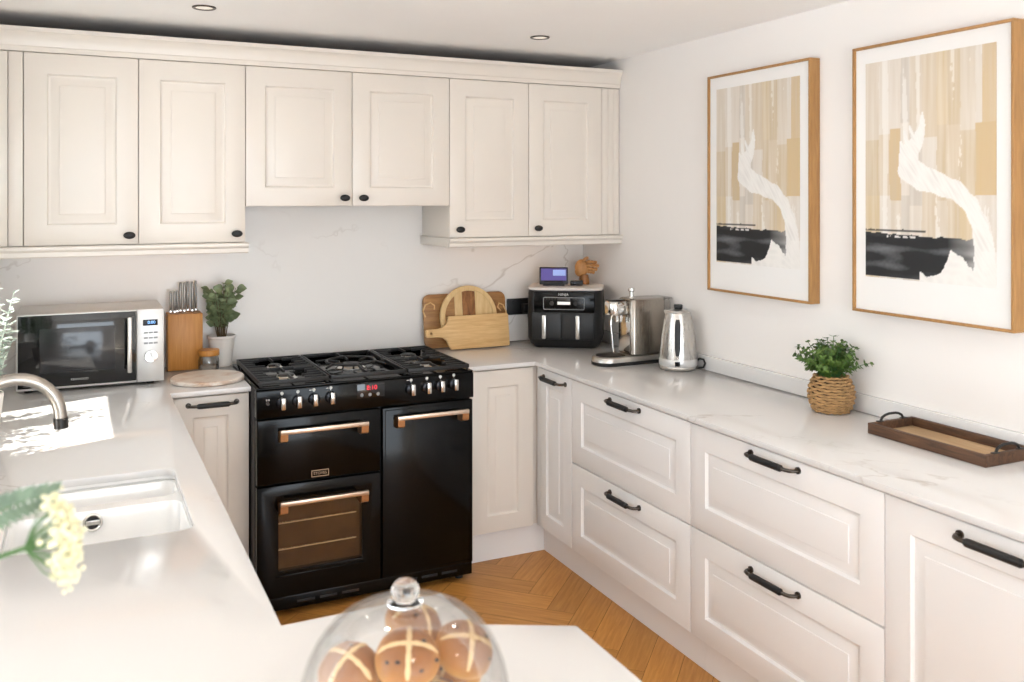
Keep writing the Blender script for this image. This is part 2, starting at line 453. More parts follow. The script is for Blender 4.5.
def herb(y, h, seed, lb):  # unseen sill plants, added to break up the sun patch on the worktop
    px = LEFT-.06
    t = thing('sun_dapple_pot', lb, 'plant', (px, y, WZ0+.003), 0, 'unseen herbs added to dapple the sunlight')
    z = WZ0+.0035
    MB().lathe([(.036, z), (.045, z+.075), (.048, z+.078), (.048, z+.088), (.044, z+.088), (.042, z+.07)], (px, y, 0), 24, True, False).build('pot', 'potw', t)
    MB().lathe([(.0425, z+.072), (.001, z+.076)], (px, y, 0), 20).build('soil', 'soil', t)
    rnd = random.Random(seed); st = MB(); fo = MB()
    for i in range(16):
        a = rnd.uniform(0, 2*PI); p0 = Vector((px+.02*math.cos(a), y+.02*math.sin(a), z+.074)); tip = p0+Vector((.035*math.cos(a), .065*math.sin(a), rnd.uniform(.4, 1)*h))
        pts = [p0.lerp(tip, k/8) for k in range(9)]; st.tube(pts, .0014, 5)
        for k in range(2, 9):
            for j in range(2):
                an = rnd.uniform(0, 2*PI); fo.leaf(pts[k], (.5*math.cos(an), math.sin(an), rnd.uniform(-.2, .6)), (0, 0, 1), rnd.uniform(.02, .038), .018, .15, 4)
    st.build('stems', 'stemg', t); fo.build('foliage', 'leafg', t, None)
herb(-1.36, .34, 31, 'unseen leafy herb added on the sill to dapple the sun, towards the room')
herb(-1.13, .30, 32, 'unseen leafy herb added mid-sill to dapple the sun')
herb(-.90, .26, 33, 'unseen leafy herb added on the sill to dapple the sun, towards the back wall')
# splashback and upstand
tag(MB().box(LEFT, -.001, BACK-.012, BACK, .901, 2.2).build('splashback', 'splash'), 'full-height pale veined quartz splashback on the wall behind the cooker', 'splashback')
tag(MB().box(-.02, 0, -3.3, BACK-.0125, .9005, .961, .002).build('upstand', 'quartz'), 'low white quartz upstand along the foot of the picture wall', 'upstand')

# worktops
hole = rrect(.385, .51, .035, 0, 5, -2.424, -1.828)
poly = [(LEFT, BACK-.0005), (-1.8525, BACK-.0005), (-1.8525, -.5592), (-2.1515, -.5592), (-2.1515, -2.634), (-1.856, -2.634), (-1.846, -2.776), (-1.691, -2.857), (-1.691, -3.45), (LEFT, -3.45)]
tag(MB().prism(poly, .88, .9, [[(p[0], p[1]) for p in hole]], .0025).build('worktop', 'quartz'), 'white quartz peninsula worktop with the sink cut into it', 'worktop')
poly = [(-.936, BACK-.0005), (-.936, -.5592), (-.59, -.5592), (-.59, -3.3), (0, -3.3), (0, BACK-.0005)]
tag(MB().prism(poly, .88, .9, (), .0025).build('worktop', 'quartz'), 'white quartz L-shaped worktop running under the two pictures', 'worktop')

# ------------------------------------------------------------------ cabinets
def bow_handle(parent, cx, z, ln=.205, M=None, y=0):
    """bow handle with a black grip, mounted on a front whose face is at local y"""
    M = M or Matrix.Identity(4)
    h = ln/2; pts = [(cx-h, y, z), (cx-h, y-.018, z), (cx-h+.006, y-.028, z), (cx-h+.02, y-.033, z), (cx+h-.02, y-.033, z), (cx+h-.006, y-.028, z), (cx+h, y-.018, z), (cx+h, y, z)]
    b = MB().tube(pts, .0058, 10)
    for s in (-1, 1):
        b.cyl((cx+s*h, y-.005, z), (cx+s*h, y+.0005, z), .0105, .0105, 16)
    b.bm.transform(M); b.build('handle', 'pewter', parent)
    g = ln*.31
    b = MB().tube([(cx-g-.006, y-.034, z), (cx-g, y-.034, z), (cx-g, y-.034, z), (cx+g, y-.034, z), (cx+g, y-.034, z), (cx+g+.006, y-.034, z)], [.0068, .0098, .0105, .0105, .0098, .0068], 14)
    b.bm.transform(M); b.build('handle_grip', 'leather', parent)
def knob(parent, x, y, z):
    b = MB().cyl((x, y, z), (x, y-.016, z), .007, .006, 14)
    b.ball((x, y-.021, z), (.0225, .009, .0145), 20)
    b.build('knob', 'blkm', parent)

UF = -.3489                                   # front plane of the wall cupboard doors
def wall_unit(label, x0, x1, zb, doors, knobs, zt=2.197, extra=None):
    t = thing('wall_cabinet', label, 'cabinet', ((x0+x1)/2, -.17, zb), 0, 'cream wall cabinets')
    MB().box(x0+.0008, x1-.0008, UF+.0205, BACK-.0125, zb, zt-.001, .001).build('carcass', 'cab', t)
    for (a, c), k in zip(doors, knobs):
        d = MB().panel(c-a-.003, zt-zb-.003, .02, .078, at(a+.0015, UF, zb+.0015)).build('door', 'cab', t)
        if k is not None: knob(d, k[0], UF, k[1])
    if extra:
        for e in extra: e(t)
    return t
def fluted(x0, x1, zb, zt=2.197):
    def f(t):
        b = MB(); n = 3; w = (x1-x0-.003)
        b.box(x0+.0015, x1-.0015, UF+.004, UF+.0204, zb+.0015, zt-.0015, .001)
        for i in range(n): b.box(x0+.004+i*w/n, x0+(i+1)*w/n-.003, UF, UF+.006, zb+.003, zt-.003, .0025)
        b.build('filler_panel', 'cab', t)
    return f
def plain(x0, x1, zb, zt=2.197):
    def f(t): MB().box(x0+.0015, x1-.0015, UF, UF+.0204, zb+.0015, zt-.0015, .001).build('filler_panel', 'cab', t)
    return f
ZL, ZM = 1.4603, 1.609
wall_unit('cream wall cabinet end with a narrow filler, cut by the photo edge', LEFT+.002, -2.6545, ZL, [], [], extra=[plain(LEFT+.002, -2.705, ZL), plain(-2.705, -2.6545, ZL)])
wall_unit('cream double wall cabinet above the microwave', -2.6545, -1.839, ZL, [(-2.6545, -2.2515), (-2.2515, -1.839)], [(-2.286, 1.497), (-1.876, 1.497)])
wall_unit('shorter cream double wall cabinet directly above the cooker', -1.839, -.926, ZM, [(-1.839, -1.3845), (-1.3845, -.926)], [(-1.421, 1.645), (-1.337, 1.645)])
wall_unit('cream double wall cabinet in the corner above the air fryer', -.926, -.001, ZL, [(-.926, -.5175), (-.5175, -.109)], [(-.878, 1.499), (-.473, 1.5)], extra=[fluted(-.109, -.001, ZL)])
tag(MB().box(LEFT+.002, -.002, -.325, BACK-.014, 2.2105, 2.2225, .001).build('gap_shade_board', 'gap_shade'), 'dark brown board added on the wall cabinets to deepen the shade above them', 'board')  # added board, its brown deepens the shaded gap below the ceiling
# cornice and light rails (profile in y,z swept along x)
def sweep(prof, x0, x1):
    return MB().loft([[(x0, y, z) for y, z in prof], [(x1, y, z) for y, z in prof]])
prof = [(BACK-.013, 2.1975), (-.345, 2.1975), (-.352, 2.199), (-.352, 2.216), (-.356, 2.22), (-.358, 2.235), (-.364, 2.256), (-.372, 2.268), (-.3785, 2.272), (-.3785, 2.2877), (-.33, 2.2877), (-.33, 2.21), (BACK-.013, 2.21)]
c = sweep(prof, LEFT+.001, -.0012).build('cornice', 'cab')
tag(c, 'long cream cornice along the top of the wall cabinets', 'cornice')
def rail_prof(): return [(-.3275, 1.4601), (-.3275, 1.4593), (-.372, 1.4593), (-.377, 1.455), (-.377, 1.446), (-.372, 1.44), (-.366, 1.436), (-.366, 1.42), (-.362, 1.416), (-.340, 1.416), (-.340, 1.45), (-.320, 1.45), (-.320, 1.4601)]
b = sweep(rail_prof(), LEFT+.001, -1.83)
b.box(-1.852, -1.8292, -.34, BACK-.0125, 1.416, 1.459, .004)
tag(b.build('light_rail', 'cab'), 'cream light rail under the wall cabinet above the microwave', 'light rail')
b = sweep(rail_prof(), -.935, -.0012); b.box(-.9355, -.914, -.345, BACK-.0125, 1.416, 1.459, .004)
tag(b.build('light_rail', 'cab'), 'cream light rail under the corner wall cabinet above the air fryer', 'light rail')
# warm strip lights behind the rails
def strip(x0, x1, label, power):
    t = thing('strip_light', label, 'light', ((x0+x1)/2, -.12, 1.4605))
    MB().box(x0, x1, -.135, -.105, 1.452, 1.4602, .002).build('housing', 'silverp', t)
    MB().box(x0+.01, x1-.01, -.13, -.11, 1.449, 1.4525, .001).build('diffuser', emit('warm_led', '#FFC58C', power), t)
strip(-2.6, -1.9, 'warm strip light under the wall cabinet above the microwave', 3.5)
strip(-.85, -.15, 'warm strip light under the corner wall cabinet', 3.5)

BF = -.5392; RF = -.57                         # front planes of the base doors: back run, right run
def base_carcass(t, x0, x1, y0, y1, z1=.8795, m='cab'):
    MB().box(x0, x1, y0, y1, .146, z1, .001).build('carcass', m, t)
ZB, ZT = .146, .871
# back run, left of the cooker
t = thing('base_cabinet', 'cream base cabinet with a bar handle squeezed between peninsula and cooker', 'cabinet', (-2.0, -.26, 0), 0, 'base cabinets')
base_carcass(t, -2.15, -1.856, BF+.0205, BACK-.001)
d = MB().panel(.29, ZT-ZB, .02, .078, at(-2.147, BF, ZB)).build('door', 'cab', t)
bow_handle(d, -1.995, .842, .18, None, BF)
MB().box(-2.15, -1.856, BF+.055, BF+.071, .001, .1455).build('plinth', 'cab_lit', t)
# back run, right of the cooker
t = thing('base_cabinet', 'cream corner base cabinet without a handle, right beside the cooker', 'cabinet', (-.74, -.26, 0), 0, 'base cabinets')
base_carcass(t, -.934, -.002, BF+.0205, BACK-.001)
MB().panel(.302, ZT-ZB, .02, .074, at(-.893, BF, ZB)).build('door', 'cab', t)
MB().box(-.9335, -.8945, BF+.002, BF+.0203, ZB, ZT, .001).build('filler_panel', 'cab', t)
MB().box(-.934, RF+.0655, BF+.055, BF+.071, .001, .1455).build('plinth', 'cab_lit', t)
# right run, fronts face -X; local frame: x along -Y, y into the cabinet
def RM(y, z=0): return at(RF, y, z, -PI/2)
def right_unit(label, y0, y1, py=None):
    t = thing('base_cabinet', label, 'cabinet', (RF/2, (y0+y1)/2, 0), 0, 'base cabinets')
    MB().box(RF+.0205, -.002, y1+.0008, y0-.0008, .146, .8795, .001).build('carcass', 'cab_lit', t)
    MB().box(RF+.066, RF+.082, y1+.0005, py if py else y0-.0005, .001, .1455).build('plinth', 'cab_lit', t)
    return t
def front(t, nm, y0, y1, z0, z1, hz, f=.08, ln=.205, hy=None):
    d = MB().panel(y0-y1-.003, z1-z0-.003, .02, f, RM(y0-.0015, z0+.0015)).build(nm, 'cab_lit', t)
    hc = (y0+y1)/2 if hy is None else hy
    bow_handle(d, 0, hz, ln, RM(hc))
    return d
Y1, Y2, Y3, Y4 = -.859, -1.6866, -2.5155, -3.3
t = right_unit('narrow white base cabinet with a top bar handle, tucked in the corner', -.5605, Y1, BF+.0545)
MB().box(RF, RF+.02, -.5545, -.5405, ZB, ZT, .001).build('filler_panel', 'cab_lit', t)
front(t, 'door', -.556, Y1, ZB, ZT, .838, .07, .2)
t = right_unit('white two-drawer base unit standing below the kettle', Y1, Y2)
front(t, 'drawer', Y1, Y2, .5175, ZT, .845); front(t, 'drawer', Y1, Y2, ZB, .515, .48)
t = right_unit('white two-drawer base unit standing below the wicker plant pot', Y2, Y3)
front(t, 'drawer', Y2, Y3, .5175, ZT, .845); front(t, 'drawer', Y2, Y3, ZB, .515, .48)
t = right_unit('white base cabinet with a tall door, nearest the camera below the tray', Y3, Y4)
front(t, 'door', Y3, Y4, ZB, ZT, .838, .08, .22, -2.85)
# peninsula units under the left worktop (fronts face +X)
def pen_unit(label, y0, y1, z1):
    t = thing('base_cabinet', label, 'cabinet', (-2.45, (y0+y1)/2, 0), 0, 'base cabinets')
    MB().box(-2.8, -2.193, y0+.001, y1-.001, .146, z1, .001).build('carcass', 'cab_lit', t)
    d = MB().panel(y1-y0-.004, ZT-ZB, .02, .078, Matrix.Translation((-2.172, y0+.002, ZB)) @ Matrix.Rotation(PI/2, 4, 'Z')).build('door', 'cab_lit', t)
    MB().box(-2.26, -2.244, y0+.001, y1-.001, .001, .1455).build('plinth', 'cab_lit', t)
    return d
pen_unit('white peninsula base cabinet nearest the back wall', -1.45, -.585, .8795)
pen_unit('white peninsula base cabinet underneath the sink', -2.2, -1.45, .62)
pen_unit('white peninsula base cabinet before the end of the worktop', -2.62, -2.2, .8795)
t = thing('base_cabinet', 'white peninsula end cabinet below the cake dome', 'cabinet', (-2.3, -3.05, 0), 0, 'base cabinets')
MB().box(-2.8, -1.9, -3.4, -2.68, .146, .8795, .002).build('carcass', 'cab_lit', t)
MB().box(-2.75, -1.96, -3.34, -2.74, .001, .1455).build('plinth', 'cab_lit', t)

# ------------------------------------------------------------------ range cooker
CX0, CX1, CF = -1.8495, -.9385, -.66
t = thing('range_cooker', 'black range cooker with three oven doors and a gas hob', 'cooker', ((CX0+CX1)/2, -.35, 0))
MB().box(CX0, CX1, CF+.04, -.055, .032, .896, .003).build('body', 'blkm', t)
for x in (CX0+.04, CX1-.04):
    for y in (CF+.07, -.1): MB().cyl((x, y, .0005), (x, y, .033), .018, .016, 14).build('foot', 'blkm', t)
MB().box(CX0+.003, CX1-.003, CF+.012, CF+.041, .03, .082, .002).build('plinth_panel', 'blk', t)
# vents low on the plinth
fas = MB().box(CX0, CX1, CF, CF+.0405, .79, .897, .004).build('control_panel', 'blk', t)
def oven_door(x0, x1, z0, z1):
    return MB().box(x0, x1, CF, CF+.0395, z0, z1, .005).build('oven_door', 'blk', t)
def bar_handle(p, x0, x1, z):
    b = MB().box(x0-.001, x1+.001, CF-.062, CF-.046, z-.008, z+.010, .003)
    b.build('handle', 'copper', p)
    for x in (x0, x1-.029):
        b = MB(); tb = [(CF-.0595, z+.0085), (CF-.046, z+.0085), (CF+.0005, z-.008), (CF+.0005, z-.044), (CF-.040, z-.042), (CF-.0565, z-.034)]
        b.loft([[(x, y, zz) for y, zz in tb], [(x+.029, y, zz) for y, zz in tb]])
        b.build('handle_bracket', 'bronze', p)
d1 = oven_door(CX0+.002, -1.353, .53, .783)
bar_handle(d1, -1.768, -1.42, .741)
# maker's badge: framed plate with small raised lettering
b = MB()
bx0, bx1, bz0, bz1 = -1.637, -1.567, .539, .566
for q in ((bx0, bx1, bz0, bz0+.003), (bx0, bx1, bz1-.003, bz1), (bx0, bx0+.003, bz0, bz1), (bx1-.003, bx1, bz0, bz1)):
    b.box(q[0], q[1], CF-.0015, CF+.0005, q[2], q[3])
b.build('badge_frame', 'coppertext', d1)
text('STOVES', .0155, at((bx0+bx1)/2, CF-.0008, (bz0+bz1)/2) @ FRONT, 'badge_lettering', 'coppertext', d1)
# lower left oven with a window: door built as a frame around the opening
wx0, wx1, wz0, wz1 = -1.765, -1.43, .185, .437
d2 = bmesh.new(); d2.free()
fr = MB().prism([(CX0+.002, .085), (-1.353, .085), (-1.353, .522), (CX0+.002, .522)], 0, .0395, [[(wx0, wz0), (wx1, wz0), (wx1, wz1), (wx0, wz1)]], .003,
                Matrix.Translation((0, CF+.0395, 0)) @ FRONT)
d2 = fr.build('oven_door', 'blk', t)
MB().box(wx0-.003, wx1+.003, CF+.006, CF+.010, wz0-.003, wz1+.003).build('window', 'ovenglass', d2)
MB().box(wx0-.012, wx1+.012, CF-.004, CF+.001, wz0-.02, wz0-.014, .001).build('window_trim', 'blk', d2)
bar_handle(d2, -1.768, -1.42, .465)
MB().box(wx0+.001, wx1-.001, CF+.0365, CF+.0398, wz0, wz1).build('oven_interior', 'oveninner', t)
b = MB()
for z in (.265, .368):
    b.cyl((wx0+.004, CF+.020, z), (wx1-.02, CF+.020, z+.002), .0026, .0026, 8)
    for i in range(14):
        x = wx0+.012+i*.0225; b.cyl((x, CF+.024, z), (x, CF+.036, z+.001), .0012, .0012, 6)
    for i in range(7):
        x = wx0+.02+i*.045; b.ball((x, CF+.0185, z+.003), .0036, 8)
b.build('oven_rack', 'rack', t)
d3 = oven_door(-1.345, CX1-.004, .085, .783)
bar_handle(d3, -1.297, -.985, .746)
b = MB()
for x0, x1, z0, z1 in ((-1.335, CX1-.014, .095, .098), (-1.335, CX1-.014, .77, .773), (-1.335, -1.332, .095, .773), (CX1-.017, CX1-.014, .095, .773)):
    b.box(x0, x1, CF-.0012, CF+.0008, z0, z1)
b.build('door_bead', 'blk', d3)
for x0 in (-1.69, -1.6, -1.51, -1.26, -1.17, -1.08): MB().box(x0, x0+.07, CF+.0105, CF+.0125, .05, .06, .0008).build('vent_slot', 'blkm', t)
# control knobs: each a dark bezel with a bright vertical grip
kx = [-1.752, -1.69, -1.627, -1.559, -1.222, -1.152, -1.092, -1.031]
for i, x in enumerate(kx):
    z = .846+(i*.0015)
    M0 = Matrix.Translation((x, CF, z)) @ Matrix.Rotation(PI/2, 4, 'X')
    k = MB().lathe([(.0235, -.001), (.0235, .006), (.021, .011), (.019, .012)], seg=28, M=M0).build('knob', 'knobdark', t)
    MB().box(x-.009, x+.009, CF-.036, CF-.011, z-.0235, z+.0235, .0035).build('knob_grip', 'chrome', k)
    b = MB().lathe([(.0065, .0002), (.0065, .0014)], seg=12, M=Matrix.Translation((x, CF, z+.036)) @ Matrix.Rotation(PI/2, 4, 'X'))
    b.box(x-.0012, x+.0012, CF-.0013, CF+.0002, z+.0265, z+.0305)
    if i in (2, 3, 4): b.box(x-.019, x-.009, CF-.0013, CF+.0002, z+.0345, z+.0375)
    b.build('knob_marking', 'ink', fas)
b = MB().lathe([(.007, 0), (.007, .004), (.005, .006)], seg=16, M=Matrix.Translation((-1.806, CF, .846)) @ Matrix.Rotation(PI/2, 4, 'X'))
b.build('ignition_button', 'darksteel', fas)
b = MB().box(-1.813, -1.808, CF-.0012, CF+.0002, .857, .864); b.box(-1.804, -1.799, CF-.0012, CF+.0002, .857, .864)
b.build('ignition_marking', 'ink', fas)
disp = MB().box(-1.452, -1.336, CF-.0015, CF+.0005, .832, .89, .001).build('clock_panel', 'mwglass', fas)
text('8:10', .026, at(-1.39, CF-.0016, .872) @ FRONT, 'clock_digits', 'lcdred', disp)
b = MB()
for x in (-1.432, -1.398, -1.364):
    b.loft([[(x+.007*math.cos(2*PI*k/16), CF-.0022, .845+.007*math.sin(2*PI*k/16)) for k in range(16)], [(x+.007*math.cos(2*PI*k/16), CF-.001, .845+.007*math.sin(2*PI*k/16)) for k in range(16)]])
b.build('clock_button', 'greyink', disp)
# hob
hob = MB().box(CX0+.001, CX1-.001, CF+.006, -.058, .8965, .906, .003)
hob.box(CX0+.03, CX1-.03, -.085, -.06, .9055, .921, .003)
hob = hob.build('hob', 'blk', t)
burn = [(-1.70, -.24, .028), (-1.70, -.48, .036), (-1.394, -.36, .055), (-1.09, -.24, .036), (-1.09, -.48, .028)]
for x, y, r in burn:
    q = MB().lathe([(r+.014, .9055), (r+.014, .909), (r+.004, .913), (r, .917)], (x, y, 0), 28).build('burner', 'chrome', hob)
    cp = MB().lathe([(r*.93, .917), (r*.95, .921), (r*.8, .9235), (.001, .9245)], (x, y, 0), 28)
    cp.build('burner_cap', 'iron', hob)
def grate(x0, x1):
    y0, y1, z0, z1 = CF+.02, -.095, .918, .931
    b = MB(); w = .0075; cx = (x0+x1)/2; cy = (y0+y1)/2
    for a in (x0, x1-w): b.box(a, a+w, y0, y1, z0-.004, z1, .002)
    for a in (y0, y1-w): b.box(x0, x1, a, a+w, z0-.004, z1, .002)
    n = 11
    for i in range(1, n):
        y = y0+(y1-y0)*i/n
        near = min(abs(y-(-.24)), abs(y-(-.48)))
        ln = .055 if near < .05 else .088
        b.box(x0, x0+ln, y-.0035, y+.0035, z0, z1, .0015); b.box(x1-ln, x1, y-.0035, y+.0035, z0, z1, .0015)
    for ya, yb in ((y0, -.52), (-.44, -.28), (-.20, y1)): b.box(cx-.0035, cx+.0035, ya, yb, z0, z1, .0015)
    b.box(x0, x1, cy-.004, cy+.004, z0-.002, z1, .0015)
    for x in (x0+.004, x1-.012):
        for y in (y0+.002, y1-.01): b.box(x, x+.008, y, y+.008, .9058, z0, .001)
    return b
grate(CX0+.012, -1.56).build('pan_support', 'iron', hob)
grate(-1.228, CX1-.012).build('pan_support', 'iron', hob)
b = MB(); x0, x1, y0, y1 = -1.554, -1.234, CF+.02, -.095; cx = (x0+x1)/2
for a in (x0, x1-.0075): b.box(a, a+.0075, y0, y1, .914, .931, .002)
for a in (y0, y1-.0075): b.box(x0, x1, a, a+.0075, .914, .931, .002)
for k in range(6):
    a = PI/6+k*PI/3; c_, s_ = math.cos(a), math.sin(a)
    b.tube([(cx+.05*c_, -.36+.05*s_, .929), (cx+.11*c_, -.36+.11*s_, .934), (cx+.15*c_, -.36+.15*s_*1.2, .926)], .0055, 8)
for ya, yb in ((y0, -.52), (-.2, y1)): b.box(cx-.0035, cx+.0035, ya, yb, .918, .931, .0015)
for s_ in (-1, 1): b.box(cx+s_*.155-.02 if s_ < 0 else cx+.135, cx-.135 if s_ < 0 else cx+.157, -.365, -.355, .918, .931, .0015)
ring = [(cx+.105*math.cos(2*PI*k/32), -.36+.105*math.sin(2*PI*k/32), .934) for k in range(32)]
b.tube(ring, .006, 8, True)
for x in (x0+.002, x1-.01):
    for y in (y0+.002, y1-.01): b.box(x, x+.008, y, y+.008, .9058, .916, .001)
b.build('pan_support', 'iron', hob)

# ------------------------------------------------------------------ sink and tap
t = thing('sink', 'white ceramic inset sink with a chrome overflow', 'sink', (-2.424, -1.828, .67))
def rim(i, z): return rrect(.385+2*i, .51+2*i, .035+i, z, 5, -2.424, -1.828)
def bowl(b, w, d, cx, cy, z0, z1):
    lp = []
    for ins, z in ((0, z0), (.002, z0-.004), (.004, z1+.05), (.008, z1+.02), (.02, z1+.005), (.04, z1)):
        lp.append(rrect(w-2*ins, d-2*ins, max(.012, .035-ins*.4), z, 5, cx, cy))
    b.loft(lp, False, True)
b = MB()
outer = rim(.012, .866)
h1 = rrect(.385, .335, .035, 0, 5, -2.424, -1.9155); h2 = rrect(.385, .135, .035, 0, 5, -2.424, -1.6405)
tb = bmesh.new(); es = []
for lp in (outer, h1, h2):
    v = [tb.verts.new((p[0], p[1], .866)) for p in lp]; es += [tb.edges.new((v[i], v[(i+1) % len(v)])) for i in range(len(v))]
bmesh.ops.triangle_fill(tb, edges=es, use_beauty=True); b._merge(tb)
b.loft([rim(.012, .866), rim(.004, .872), rim(.004, .8795), rim(.03, .8795), rim(.03, .86), rim(.014, .84), rim(.01, .655)], False, True)
bowl(b, .385, .335, -2.424, -1.9155, .866, .672); bowl(b, .385, .135, -2.424, -1.6405, .866, .74)
b.build('basin', 'ceramic', t)
M0 = Matrix.Translation((-2.436, -1.7515, .838)) @ Matrix.Rotation(PI/2, 4, 'X')
ov = MB().lathe([(.023, 0), (.023, .004), (.019, .006), (.0165, .004)], seg=32, M=M0, cap0=True, cap1=False).build('overflow_cover', 'chrome', t)
MB().lathe([(.017, .0015), (.0165, .0035)], seg=32, M=M0).build('overflow_slot', 'blkm', ov)
MB().box(-.0165, .0165, -.006, .006, .003, .0062, .002, M=M0).build('overflow_plate', 'chrome', ov)
MB().lathe([(.04, .6725), (.04, .675), (.03, .676), (.026, .673)], (-2.424, -1.9, 0), 28).build('drain', 'chrome', t)
t = thing('kitchen_tap', 'brushed nickel swan-neck tap arching over the sink', 'tap', (-2.697, -1.8, .9))
pts = [(-2.697, -1.8, .905), (-2.697, -1.8, 1.12)] + [(-2.602-.095*math.cos(PI*k/16), -1.8, 1.12+.095*math.sin(PI*k/16)) for k in range(1, 17)] + [(-2.5065, -1.8, 1.11)]
MB().tube(pts, .0145, 16).build('spout', 'tapmetal', t)
MB().cyl((-2.5065, -1.8, 1.116), (-2.505, -1.8, 1.090), .0165, .016, 20).build('aerator', 'darksteel', t)
MB().lathe([(.028, .0005), (.028, .008), (.022, .014), (.021, .055), (.016, .062)], (-2.697, -1.8, .9), 24).build('base', 'tapmetal', t)
MB().tube([(-2.697, -1.778, .945), (-2.697, -1.75, .95), (-2.697, -1.70, .965)], [.008, .006, .005], 10).build('lever', 'nickel', t)

# ------------------------------------------------------------------ microwave
MX0, MX1, MF, MBK, MZ0, MZ1 = -2.679, -2.157, -.352, -.035, .912, 1.203
t = thing('microwave', 'silver microwave with a black glass door', 'microwave', (-2.42, -.19, .9))
MB().box(MX0, MX1, MF+.02, MBK, MZ0, MZ1, .006).build('casing', 'silverp', t)
d = MB().box(MX0, -2.2585, MF+.0005, MF+.0195, MZ0+.001, MZ1-.001, .004).build('door', 'silverp', t)
MB().box(MX0+.006, -2.2605, MF-.0022, MF+.002, MZ0+.01, MZ1-.007, .001).build('door_glass', 'mwglass', d)
MB().box(-2.60, -2.338, MF-.0030, MF-.0015, .975, 1.145, .0008).build('door_window', 'mwwin', d)
b = MB().box(-2.294, -2.2775, MF-.034, MF-.024, .958, 1.176, .004)
b.box(-2.291, -2.281, MF-.026, MF-.001, .966, .978, .001); b.box(-2.291, -2.281, MF-.026, MF-.001, 1.156, 1.168, .001)
b.build('handle', 'steel', d)
text('KENWOOD', .0115, at(-2.462, MF-.0024, .945) @ FRONT, 'door_lettering', 'ink', d)
text('30L', .012, at(-2.647, MF-.0024, .932) @ FRONT, 'door_lettering', 'greyink', d)
cp = MB().box(-2.2575, MX1, MF, MF+.0195, MZ0+.001, MZ1-.001, .003).build('control_panel', 'silverp', t)
dp = MB().box(-2.236, -2.181, MF-.0015, MF+.001, 1.136, 1.160, .0008).build('display', 'lcd', cp)
text('0:00', .017, at(-2.204, MF-.0018, 1.148) @ FRONT, 'display_digits', 'lcdblue', dp)
b = MB()
for z in (1.108, 1.087, 1.066):
    for i in range(3): b.box(-2.232+i*.018, -2.217+i*.018, MF-.001, MF+.0005, z-.0035, z+.0035, .0006)
b.build('buttons', 'greyink', cp)
M0 = Matrix.Translation((-2.206, MF, 1.014)) @ Matrix.Rotation(PI/2, 4, 'X')
k = MB().lathe([(.0255, 0), (.0255, .010), (.0235, .0135), (.010, .0145), (.001, .0145)], seg=32, M=M0).build('dial', 'chrome', cp)
for x in (MX0+.04, MX1-.05):
    for y in (MF+.04, MBK-.04): MB().cyl((x, y, .9003), (x, y, .9125), .014, .016, 14).build('foot', 'blkm', t)

# ------------------------------------------------------------------ knife block and knives
KX0, KX1, KY0, KY1 = -2.121, -1.978, -.093, .012
t = thing('knife_block', 'upright bamboo knife block between the microwave and the potted plant', 'knife block', ((KX0+KX1)/2, (KY0+KY1)/2, .9))
b = MB().box(KX0, KX1, KY0, KY1, .9005, 1.143, .003); b.build('block', 'bamboo', t)
kn = [(-2.106, -.05, .098, 0), (-2.091, -.068, .098, 1), (-2.079, -.05, .100, 0), (-2.064, -.03, .133, 1), (-2.049, -.045, .133, 0), (-2.033, -.025, .136, 1), (-2.016, -.045, .135, 0), (-1.999, -.02, .137, 1)]
klab = ['steel-handled short knife at the microwave end of the knife block', 'second short steel knife from the microwave end of the block', 'third short knife, beside the first tall one in the block',
        'first of the tall knives, beside the short ones in the block', 'second tall steel knife from the short ones in the block', 'middle one of the five tall knives in the block',
        'tall steel knife next to the last in the block', 'last tall knife in the block, nearest the leafy plant']
for (x, y, h, q), lb in zip(kn, klab):
    k = thing('kitchen_knife', lb, 'knife', (x, y, 1.143), 0, 'knives in the block')
    MB().box(x-.0045, x+.0045, y-.010, y+.010, 1.158, 1.143+h, .003).build('handle', 'knifesteel', k)
    b = MB().box(x-.0055, x+.0055, y-.0085, y+.0085, 1.1435, 1.1585, .002); b.build('bolster', 'chrome', k)
    b = MB().box(x-.0049, x+.0049, y-.006, y-.002, 1.16, 1.14+h, .0005); b.build('handle_inlay', 'darksteel', k)

